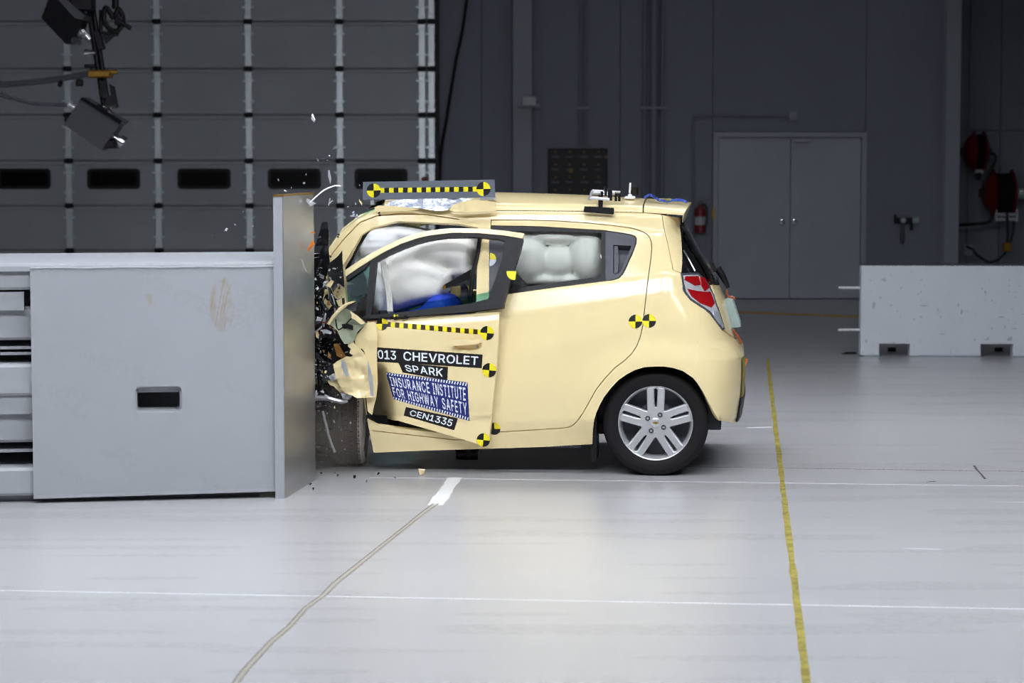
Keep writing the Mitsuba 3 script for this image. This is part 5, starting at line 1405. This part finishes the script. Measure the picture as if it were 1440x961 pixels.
def seat(x, y, m, name):
    s = cpart(name, [box(x - 0.30, x + 0.2, y - 0.24, y + 0.24, 0.36, 0.56, 0.06)], m)
    b1 = moved(box(-0.07, 0.07, -0.23, 0.23, 0, 0.62, 0.06), x + 0.2, y, 0.5, ry=0.25)
    cpart('backrest', b1, m, s)
    cpart('headrest', moved(box(-0.04, 0.05, -0.13, 0.13, 0.64, 0.84, 0.04), x + 0.2, y, 0.5, ry=0.25), m, s)


sx = [(-1.11,0.95)][0][0]
seat(sx - 0.02, 0.44, 'm_seat', 'front_seat')
seat(sx - 0.02, 1.16, 'm_seat', 'front_seat')
rxs = [(-0.383,0.955)][0][0]
cpart('rear_bench', [box(rxs - 0.5, rxs, 0.2, 1.4, 0.4, 0.58, 0.05), moved(box(-0.07, 0.07, -0.6, 0.6, 0, 0.55, 0.05), rxs, 0.8, 0.5, ry=0.3)], 'm_seat')
q = [(-1.162,1.02),(-1.058,1.029),(-1.054,0.937),(-1.187,0.924)]
cpart('seat_side', moved(up_y(prism(Polygon(q), 0.05)), y=0.40), 'm_olive')
q = [(-1.103,1.03),(-1.087,1.042),(-1.067,1.026),(-1.063,0.95),(-1.104,0.942)]
cpart('belt_buckle', moved(up_y(prism(Polygon(q), 0.03)), y=0.30), 'm_gray_plastic')
q = [(-1.19,1.037),(-1.03,1.13),(-1.03,1.078),(-1.174,1.018)]
cpart('seat_belt', moved(up_y(prism(Polygon(q), 0.004)), y=0.19), 'm_black')
q = [(-1.198,1.025),(-1.182,1.041),(-1.174,1.022),(-1.19,1.01)]
cpart('belt_tongue', moved(up_y(prism(Polygon(q), 0.01)), y=0.19), 'm_brass')
q = [(-0.99,1.308),(-1.022,0.963)]
cpart('pillar_seal', [tube([([(-0.985,1.311)][0][0], 0.19, [(-0.985,1.311)][0][1]), ([(-0.997,1.204)][0][0], 0.16, [(-0.997,1.204)][0][1]), ([(-1.021,1.086)][0][0], 0.12, [(-1.021,1.086)][0][1]), ([(-1.029,0.948)][0][0], 0.10, [(-1.029,0.948)][0][1])], 0.012)], 'm_black', smooth=40)

# the dummy: only its blue shirt shows below the airbag
dq = [(-1.211,0.956),(-1.3,0.891),(-1.36,0.883)]
dm = thing('crash_test_dummy', 'crash test dummy in a bright blue shirt slumped in the car under the airbag', 'dummy')
import manifold3d as m3


def hull(chain):
    out = None
    for (p, r), (q, s) in zip(chain[:-1], chain[1:]):
        pts_ = np.vstack([np.array(trimesh.creation.icosphere(2, 1.0).vertices) * rr + np.array(c_) for c_, rr in ((p, r), (q, s))])
        h = m3.Manifold.hull_points(pts_)
        out = h if out is None else out + h
    return out


X0, Z0 = dq[0]
body_d = hull([((X0 + 0.10, 0.44, 0.60), 0.15), ((X0 + 0.03, 0.44, 0.74), 0.15), ((X0 - 0.02, 0.42, Z0 - 0.06), 0.12)])
body_d += hull([((X0 + 0.03, 0.34, Z0 - 0.05), 0.08), ((X0 - 0.01, 0.22, Z0 - 0.045), 0.07), ((X0 - 0.09, 0.21, Z0 - 0.10), 0.055), ((X0 - 0.28, 0.28, Z0 - 0.14), 0.045)])
body_d += hull([((X0 + 0.0, 0.56, Z0 - 0.06), 0.066), ((X0 - 0.06, 0.60, Z0 - 0.2), 0.052), ((X0 - 0.26, 0.58, Z0 - 0.12), 0.045)])
body_d += hull([((X0 + 0.10, 0.36, 0.60), 0.10), ((X0 - 0.25, 0.34, 0.66), 0.075), ((X0 - 0.32, 0.34, 0.40), 0.05)])
body_d += hull([((X0 + 0.10, 0.52, 0.60), 0.10), ((X0 - 0.25, 0.54, 0.66), 0.075), ((X0 - 0.32, 0.54, 0.40), 0.05)])
mm = body_d.refine_to_length(0.03).to_mesh()
bm = trimesh.Trimesh(mm.vert_properties[:, :3], mm.tri_verts, process=True)
trimesh.smoothing.filter_taubin(bm, iterations=12)
add('body', carw(bm), 'm_blue', dm, smooth=True)
hd = trimesh.creation.icosphere(3, 1.0)
hd.vertices = np.array(hd.vertices) * [0.095, 0.078, 0.115]
add('head', carw(moved(hd, X0 - 0.13, 0.43, Z0 + 0.11)), 'm_olive', dm, smooth=True)

# ---- crushed front
cx0, cx1 = [(-1.984,0.628)][0][0], [(-1.706,0.63)][0][0]
mirror_shell = P2([(-1.79,0.838),(-1.766,0.875),(-1.73,0.918),(-1.69,0.922),(-1.667,0.909),(-1.628,0.88),(-1.581,0.841),(-1.604,0.817),(-1.63,0.794),(-1.64,0.766),(-1.648,0.744),(-1.676,0.727),(-1.703,0.727),(-1.727,0.766),(-1.742,0.802),(-1.77,0.824)])
V, Fc = gridmesh(mirror_shell, 0.01)
ms = relief(mirror_shell, 0.009, lambda x, z, d: -0.03 * np.clip(d / 0.05, 0, 1) + 0.012 * (meshkit.fbm(np.c_[x * 14, z * 14, 0 * x], 3, 4) - 0.5), lambda x, z, d: -0.05 * np.clip(d / 0.05, 0, 1) - 0.02)
mk = cpart('door_mirror', moved(up_y(ms), y=-0.10), 'm_primer', smooth=50)
q = [(-1.794,0.84),(-1.766,0.883),(-1.73,0.926),(-1.69,0.954),(-1.651,0.964),(-1.639,0.96),(-1.679,0.942),(-1.718,0.91),(-1.754,0.871),(-1.782,0.832)]
cpart('mirror_rim', moved(up_y(relief(Polygon(q), 0.006, lambda x, z, d: 0.05 + np.minimum(d, 0.01))), y=-0.08), 'm_paint', mk, smooth=40)
q = [(-1.698,0.922),(-1.679,0.944),(-1.647,0.958),(-1.639,0.934),(-1.639,0.907)]
cpart('mirror_glass', moved(up_y(prism(Polygon(q), 0.01)), y=-0.08), 'm_gray_plastic', mk)
q = [(-1.667,0.911),(-1.628,0.888),(-1.581,0.843),(-1.604,0.837),(-1.64,0.864),(-1.659,0.872),(-1.655,0.887)]
cpart('torn_edge', crumple(Polygon(q), -0.13, 0.02, 5, 16, 0.008), 'm_paint', mk)
q = [(-1.719,0.834),(-1.688,0.838),(-1.656,0.826),(-1.656,0.803),(-1.684,0.81),(-1.711,0.81)]
cpart('mirror_socket', crumple(Polygon(q), -0.085, 0.015, 15, 16, 0.008), 'm_black', mk)

flap = P2([(-1.69,0.66),(-1.668,0.656),(-1.641,0.672),(-1.609,0.698),(-1.595,0.684),(-1.581,0.657),(-1.564,0.618),(-1.55,0.563),(-1.541,0.509),(-1.535,0.436),(-1.583,0.432),(-1.632,0.429),(-1.665,0.445),(-1.705,0.456),(-1.728,0.495),(-1.74,0.519),(-1.754,0.55),(-1.767,0.613),(-1.743,0.632),(-1.712,0.648)])
ff = cpart('fender', crumple(flap, -0.10, 0.085, 12, 8.5, 0.008, 0.004), 'm_paint', smooth=24)
sc = P2([(-1.708,0.644),(-1.688,0.633),(-1.677,0.59),(-1.669,0.558),(-1.685,0.55),(-1.7,0.582),(-1.712,0.609)])
cpart('bare_metal', crumple(sc, -0.152, 0.01, 13, 10, 0.008), 'm_silver_bits', ff)
cpart('bare_metal', crumple(P2([(-1.566,0.642),(-1.554,0.61),(-1.541,0.548),(-1.533,0.442),(-1.549,0.446),(-1.557,0.516),(-1.566,0.587)]), -0.15, 0.02, 14, 10, 0.008), 'm_silver_bits', ff)
cpart('fold', crumple(P2([(-1.804,0.518),(-1.78,0.526),(-1.752,0.53),(-1.72,0.507),(-1.689,0.472),(-1.701,0.448),(-1.737,0.456),(-1.768,0.487),(-1.792,0.495)]), -0.06, 0.05, 16, 12, 0.008), 'm_paint', ff, smooth=30)
cpart('fold', crumple(P2([(-1.795,0.546),(-1.768,0.562),(-1.744,0.566),(-1.744,0.534),(-1.776,0.518)]), -0.09, 0.04, 17, 14, 0.008), 'm_silver_bits', ff)
cpart('fold', crumple(P2([(-1.729,0.452),(-1.689,0.46),(-1.662,0.441),(-1.681,0.417),(-1.717,0.421)]), -0.07, 0.04, 18, 14, 0.008), 'm_silver_bits', ff)
fr2 = P2([(-1.583,0.84),(-1.54,0.846),(-1.524,0.78),(-1.529,0.662),(-1.525,0.505),(-1.534,0.426),(-1.558,0.331),(-1.581,0.351),(-1.589,0.426),(-1.561,0.473),(-1.568,0.583),(-1.6,0.685),(-1.619,0.705),(-1.647,0.712),(-1.651,0.747),(-1.635,0.779)])
cpart('fender', crumple(fr2, -0.06, 0.035, 22, 6, 0.012), 'm_paint', smooth=40)
cpart('torn_edge', crumple(P2([(-1.684,0.735),(-1.656,0.741),(-1.64,0.719),(-1.609,0.704),(-1.629,0.672),(-1.656,0.664),(-1.676,0.676),(-1.668,0.7),(-1.684,0.711)]), -0.09, 0.03, 23, 14, 0.008), 'm_paint', CAR + '__fender_001', smooth=40)
cpart('hinge_bracket', crumple(P2([(-1.772,0.722),(-1.744,0.726),(-1.721,0.679),(-1.701,0.652),(-1.729,0.644),(-1.757,0.655)]), -0.04, 0.04, 24, 14, 0.008), 'm_rust')
# black upright panels by the plate
q = [(-1.847,1.392),(-1.821,1.392),(-1.81,1.321),(-1.814,1.234),(-1.807,1.155),(-1.831,1.075),(-1.852,0.964),(-1.888,0.96),(-1.904,1.051),(-1.907,1.154),(-1.886,1.261)]
cw = cpart('cowl_panel', crumple(P2(q), 0.05, 0.045, 31, 6, 0.012, 0.012), 'm_black_gloss', smooth=25)
q = [(-1.874,1.308),(-1.846,1.316),(-1.844,1.307),(-1.872,1.299)]
cpart('clip', moved(up_y(prism(Polygon(q), 0.02)), y=0.0), 'm_gray_plastic', cw)
cpart('cowl_panel', crumple(P2([(-1.819,1.154),(-1.758,1.202),(-1.734,1.234),(-1.731,1.155),(-1.723,1.028),(-1.751,1.052),(-1.784,1.004),(-1.807,1.059)]), 0.02, 0.06, 32, 7, 0.012, 0.01), 'm_black')
cpart('pillar_seal', crumple(P2([(-1.776,1.158),(-1.674,1.33),(-1.634,1.362),(-1.598,1.358),(-1.666,1.258),(-1.719,1.158),(-1.74,1.102)]), 0.25, 0.04, 33, 9, 0.012), 'm_black')
cpart('pillar_foot', crumple(P2([(-1.843,1.154),(-1.823,1.186),(-1.791,1.178),(-1.807,1.091),(-1.82,1.028),(-1.808,0.925),(-1.836,0.885),(-1.852,0.964)]), 0.12, 0.05, 34, 8, 0.01), 'm_paint', smooth=40)
cpart('pillar_foot', crumple(P2([(-1.819,1.044),(-1.791,1.075),(-1.775,1.064),(-1.791,1.036),(-1.816,1.004),(-1.84,0.956)]), 0.0, 0.04, 35, 10, 0.01), 'm_paint', smooth=40)
g = np.random.default_rng(21)


def jag(cx, cz, r, n, g, ex=1.0):
    t = np.sort(g.uniform(0, 2 * np.pi, n))
    rr = r * g.uniform(0.45, 1.15, n)
    p = Polygon(np.c_[cx + rr * np.cos(t) * ex, cz + rr * np.sin(t)])
    p = p.buffer(0)
    return p if p.geom_type == 'Polygon' and p.area > 1e-4 else Point(cx, cz).buffer(r * 0.6, 3)


mats = ['m_black', 'm_black', 'm_black', 'm_gray_plastic', 'm_black_gloss', 'm_black']
# layers of crushed engine-bay parts between the plate and the door
zs = dict(zip((380, 420, 460, 520, 560, 580, 640), [p[1] for p in [(-1.849,1.118),(-1.85,0.958),(-1.851,0.798),(-1.852,0.557),(-1.853,0.396),(-1.854,0.316),(-1.855,0.074)]]))
for i in range(46):
    t = g.uniform(0, 1)
    z = zs[580] + (zs[420] - zs[580]) * t + g.normal(0, 0.015)
    xr = cx0 + (0.17 + 0.10 * math.sin(math.pi * min(t * 1.15, 1))) * g.uniform(0.12, 1.0)
    y0 = g.uniform(0.02, 0.5)
    cpart('crushed_part', crumple(jag(xr, z, g.uniform(0.035, 0.10), 9, g), y0, g.uniform(0.06, 0.16), 40 + i, 9, 0.016, 0.006, tilt=tuple(g.normal(0, 0.5, 2))), mats[i % 6])
cpart('bulkhead', crumple(P2([(-2.021,0.892),(-1.878,1.016),(-1.733,0.894),(-1.674,0.357),(-1.692,0.025),(-2.01,0.021)]), 0.62, 0.2, 90, 6, 0.03, 0.02), 'm_primer')
for i in range(20):
    z = g.uniform(zs[560], zs[380])
    x = cx0 + g.uniform(0.02, 0.2)
    p0 = np.array([x, g.uniform(-0.08, 0.2), z])
    pts = [p0]
    for k in range(4):
        pts.append(pts[-1] + g.normal(0, 1, 3) * [0.045, 0.03, 0.06])
    cpart('hose', tube(pts, g.uniform(0.003, 0.009)), ('m_black', 'm_black', 'm_wire_red', 'm_silver_bits', 'm_black')[i % 5], smooth=40)
bits = [(-1.893,1.056),(-1.865,1.08),(-1.845,1.096),(-1.802,1.065),(-1.79,1.084),(-1.854,1.033),(-1.883,0.883),(-1.867,0.903),(-1.847,0.864),(-1.871,0.852),(-1.899,0.832),(-1.79,0.982),(-1.743,0.967),(-1.877,0.504),(-1.905,0.46),(-1.861,0.452),(-1.829,0.461),(-1.81,0.433),(-1.786,1.132),(-1.758,1.14),(-1.734,1.053),(-1.846,0.923),(-1.776,0.793),(-1.811,0.789)]
for i, (x, z) in enumerate(bits):
    cpart('metal_fragment', crumple(jag(x, z, g.uniform(0.008, 0.02), 7, g), -0.10 + g.uniform(-0.03, 0.08), 0.04, 120 + i, 25, 0.008, 0.002, tilt=tuple(g.normal(0, 0.6, 2))), ('m_silver_bits', 'm_white', 'm_silver_bits', 'm_lens_clear')[i % 4])
for i, (x, z) in enumerate([(-1.889,1.147),(-1.834,1.041),(-1.83,0.95),(-1.811,0.939),(-1.847,0.773),(-1.86,0.71),(-1.88,0.654),(-1.836,0.674),(-1.869,0.595),(-1.893,0.543),(-1.849,0.563),(-1.8,0.655),(-1.871,0.773)]):
    cpart('paint_fragment', crumple(jag(x, z, g.uniform(0.012, 0.028), 6, g, 0.6), -0.06 + g.uniform(-0.05, 0.1), 0.03, 160 + i, 20, 0.008, 0.002), ('m_paint', 'm_black', 'm_paint', 'm_rust')[i % 4])
q = [(-1.834,0.804),(-1.799,0.808),(-1.767,0.793),(-1.775,0.781),(-1.815,0.789)]
cpart('chrome_lever', crumple(Polygon(q), -0.12, 0.02, 77, 12, 0.008, 0.006), 'm_silver_bits')
q = [(-1.939,0.387),(-1.887,0.411),(-1.819,0.412),(-1.747,0.397),(-1.707,0.405)]
cpart('bumper_beam', tube([(x, 0.02, z) for x, z in q], 0.014), 'm_silver_bits', smooth=40)
q = [(-1.838,0.346),(-1.819,0.259),(-1.799,0.187),(-1.772,0.116)]
cpart('drive_shaft', tube([(x, -0.02, z) for x, z in q], 0.007), 'm_silver_bits', smooth=40)
# the rest of the nose, beyond the plate: bonnet, far wing, bumper
hx = [(-1.913,0.922)][0][0]


def bonnet(u, t):
    x = hx - 0.85 * u
    y = 0.42 + 1.12 * t
    z = 0.955 - 0.10 * u - 0.16 * u ** 4 + 0.04 * np.sin(np.pi * t) + 0.05 * np.exp(-((u - 0.35) / 0.12) ** 2) * (1 - t) + 0.015 * meshkit.noise(np.stack([u * 7, t * 5, 0 * u], -1), 4)
    return np.stack([x, y, z], -1)


cpart('bonnet', sheet(bonnet, np.linspace(0, 1, 24), np.linspace(0, 1, 20)), 'm_paint')


def nose(u, t):
    a = np.pi / 2 * t
    x = hx - 0.80 * np.sin(a) ** 0.7
    y = 1.58 - 0.75 * (1 - np.cos(a) ** 0.7)
    return np.stack([x, y, 0.2 + 0.62 * u], -1)


cpart('front_bumper', sheet(nose, np.linspace(0, 1, 12), np.linspace(0, 1, 20)), 'm_paint')

# ------------------------------------------------------------------ fragments in the air
g = np.random.default_rng(33)


def chip(r, g, n=6, long=1.0):
    v = g.normal(0, 1, (n + 3, 3)) * [long, 0.25, 0.8]
    return trimesh.convex.convex_hull(v / np.abs(v).max() * r)


def flying(name, px, yin, r, m, label, cat, group=None, long=1.0, rot=None):
    p = np.array([px[0], yin, px[1]])
    c_ = moved(chip(r, g, 6, long), *p, ry=g.uniform(0, 3) if rot is None else rot, rx=g.uniform(0, 3) if rot is None else 0.3)
    add(name, carw(c_), m, None, label=label, cat=cat, group=group)


q = [(-1.917,1.974),(-1.937,1.958)]
flying('glass_shard', q[0], 0.1, 0.035, 'm_lens_clear', 'large pale shard flying highest, in front of the roll-up door', 'shard', rot=0.7, long=2.5)
q = [(-1.816,1.648),(-1.824,1.597),(-1.852,1.6)]
flying('glass_shard', q[0], 0.1, 0.05, 'm_lens_clear', 'upright pinkish clear shard in the air left of the target board', 'shard', rot=1.4, long=3)
q = [(-1.814,1.51),(-1.784,1.54),(-1.742,1.574),(-1.692,1.596),(-1.658,1.596)]
add('plastic_strip', carw([tube([(x, -0.5 + 0.01 * i, z) for i, (x, z) in enumerate(q)], 0.004), moved(chip(0.03, g, 6, 2.0), q[0][0], -0.5, q[0][1], ry=0.6)]), 'm_lens_clear', smooth=40, label='long curved clear strip flying over the corner of the impact plate', cat='strip')
q = [(-1.813,1.522),(-1.821,1.482),(-1.821,1.49),(-1.797,1.51)]
add('glass_shard', carw([tube([(q[0][0], 0.1, q[0][1]), (q[1][0], 0.1, q[1][1])], 0.004, smooth=False), tube([(q[2][0], 0.1, q[2][1]), (q[3][0], 0.1, q[3][1])], 0.004, smooth=False)]), 'm_silver_bits', label='V-shaped silver sliver in the air above the crushed pillar', cat='shard')
q = [(-1.641,1.494),(-1.685,1.439),(-1.669,1.427),(-1.697,1.42)]
flying('paint_flake', q[0], 0.1, 0.026, 'm_paint', 'slim cream flake flying just above the windscreen pillar', 'flake', rot=1.1, long=3)
for i in (1, 2, 3):
    flying('foil_scrap', q[i], 0.15, 0.022, 'm_foil', 'crinkled scrap flying beside the top of the windscreen pillar', 'scrap', 'scraps by the windscreen pillar')
q = [(-1.811,1.355),(-1.82,1.279),(-1.824,1.264)]
flying('lens_fragment', q[0], -0.48, 0.022, 'm_amber', 'upper of two amber lens fragments in front of the impact plate', 'fragment', rot=0.3, long=1.6)
flying('lens_fragment', q[1], -0.48, 0.032, 'm_amber', 'lower, larger amber lens fragment in front of the impact plate', 'fragment', rot=-0.8, long=1.8)
q = [(-1.81,1.192),(-1.822,1.106),(-1.8,1.073)]
flying('glass_shard', q[0], -0.72, 0.045, 'm_lens_clear', 'long clear sliver in front of the impact plate below the amber fragments', 'shard', rot=1.3, long=4)
for i, pt in enumerate([(-1.821,1.797),(-1.837,1.758),(-1.853,1.742),(-1.837,1.73),(-1.909,1.734),(-1.989,1.605),(-1.957,1.652),(-2.009,1.582),(-2.16,1.621),(-2.361,1.44),(-2.414,1.361),(-2.406,1.342),(-2.298,1.358),(-2.395,1.695),(-2.511,1.31),(-2.041,1.566),(-2.154,1.342),(-1.632,1.598),(-1.72,1.516),(-1.935,1.402),(-1.991,1.323),(-1.732,1.473),(-1.672,1.492),(-2.032,0.633),(-1.912,0.591),(-1.872,0.631),(-1.9,1.206),(-1.926,1.005)]):
    flying('glass_fleck', pt, g.uniform(-0.05, 0.4) if pt[1] > 1.25 else g.uniform(-0.3, -0.05), g.uniform(0.006, 0.013), ('m_white', 'm_silver_bits', 'm_lens_clear')[i % 3], 'tiny bright fleck of debris in the air around the impact plate', 'fleck', 'flecks in the air around the impact')
for i in range(70):
    u, v_ = g.uniform(-2.0, -1.68), g.uniform(0.12, 1.12)
    flying('debris_chip', (u, v_), g.uniform(-0.35, -0.02) if u > -1.86 else g.uniform(-0.75, -0.3) - 1.2 * max(0.0, -1.9 - u), g.uniform(0.004, 0.012), ('m_black', 'm_silver_bits', 'm_paint', 'm_lens_clear', 'm_black', 'm_white')[i % 6], 'small chip of debris flying out between the impact plate and the crushed front', 'chip', 'chips flying out of the crushed front')
for i, pt in enumerate([(-0.494,12.833),(-1.075,12.44),(-1.055,12.891),(-0.986,12.92),(-0.854,12.718),(-0.782,12.55),(-0.742,12.862),(-0.954,12.804),(-1.044,12.252),(-0.637,12.718)]):
    c_ = moved(chip(0.022 if i == 0 else g.uniform(0.006, 0.014), g), pt[0], pt[1], 0.0)
    c_.apply_translation((0, 0, -c_.bounds[0][2]))
    add('floor_chip', c_, ('m_paint', 'm_black', 'm_gray_plastic')[0 if i == 0 else 1 + i % 2], label='cream chip lying alone on the floor in front of the sill' if i == 0 else 'dark chip of debris on the floor at the foot of the impact plate', cat='chip', group=None if i == 0 else 'chips on the floor by the plate')

# spray of crumbs too fine and too many to count
crumbs = []
for i in range(420):
    t = g.uniform(0, 1)
    u, v_ = -1.88 + abs(g.normal(0, 0.075)) - 0.03, zs[640] + (zs[380] + 0.05 - zs[640]) * t
    u += g.normal(0, 0.035)
    crumbs.append(moved(chip(g.uniform(0.0018, 0.0055), g, 2), u, g.uniform(-0.28, 0.0) - (0.35 if u < -1.88 else 0.0) - max(0.0, -1.93 - u) * 3, v_))
add('debris_spray', carw(crumbs), 'm_lens_clear', label='spray of fine glass crumbs in front of the crushed car front', cat='debris', kind='stuff')
# the dust kicked up round the torn-off wheel
dc = [(-1.763,0.212)][0]
n = 24
zz, yy, xx = np.meshgrid(*[np.linspace(-1, 1, n)] * 3, indexing='ij')
r2 = xx ** 2 + yy ** 2 + zz ** 2
dens = np.clip(1 - r2, 0, 1) ** 1.2 * (0.35 + 1.3 * meshkit.fbm(np.stack([xx * 2.2, yy * 2.2, zz * 2.2], -1), 3, 5))
cloud = trimesh.creation.icosphere(3, 1.0)
size = np.array([0.24, 0.30, 0.34])
cloud.vertices = np.array(cloud.vertices) * size
world = carw(trimesh.Trimesh(np.array([[dc[0], 0.0, dc[1]]] * 3), [[0, 1, 2]], process=False)).vertices[0]
cloud.apply_translation(world)
cl = mikit.ply(cloud, {'type': 'null'})
cl['interior'] = {'type': 'heterogeneous', 'albedo': {'type': 'rgb', 'value': [0.50, 0.45, 0.40]}, 'scale': 1.2, 'sigma_t': {'type': 'gridvolume', 'grid': mi.VolumeGrid(np.ascontiguousarray(dens[..., None], dtype=np.float32)), 'filter_type': 'trilinear',
    'to_world': T().translate([float(a) for a in world - size]).scale([float(2 * a) for a in size])}}
k = thing('dust_cloud', 'thin haze of brown dust around the torn-off front wheel', 'dust', kind='stuff')
scene[k] = cl
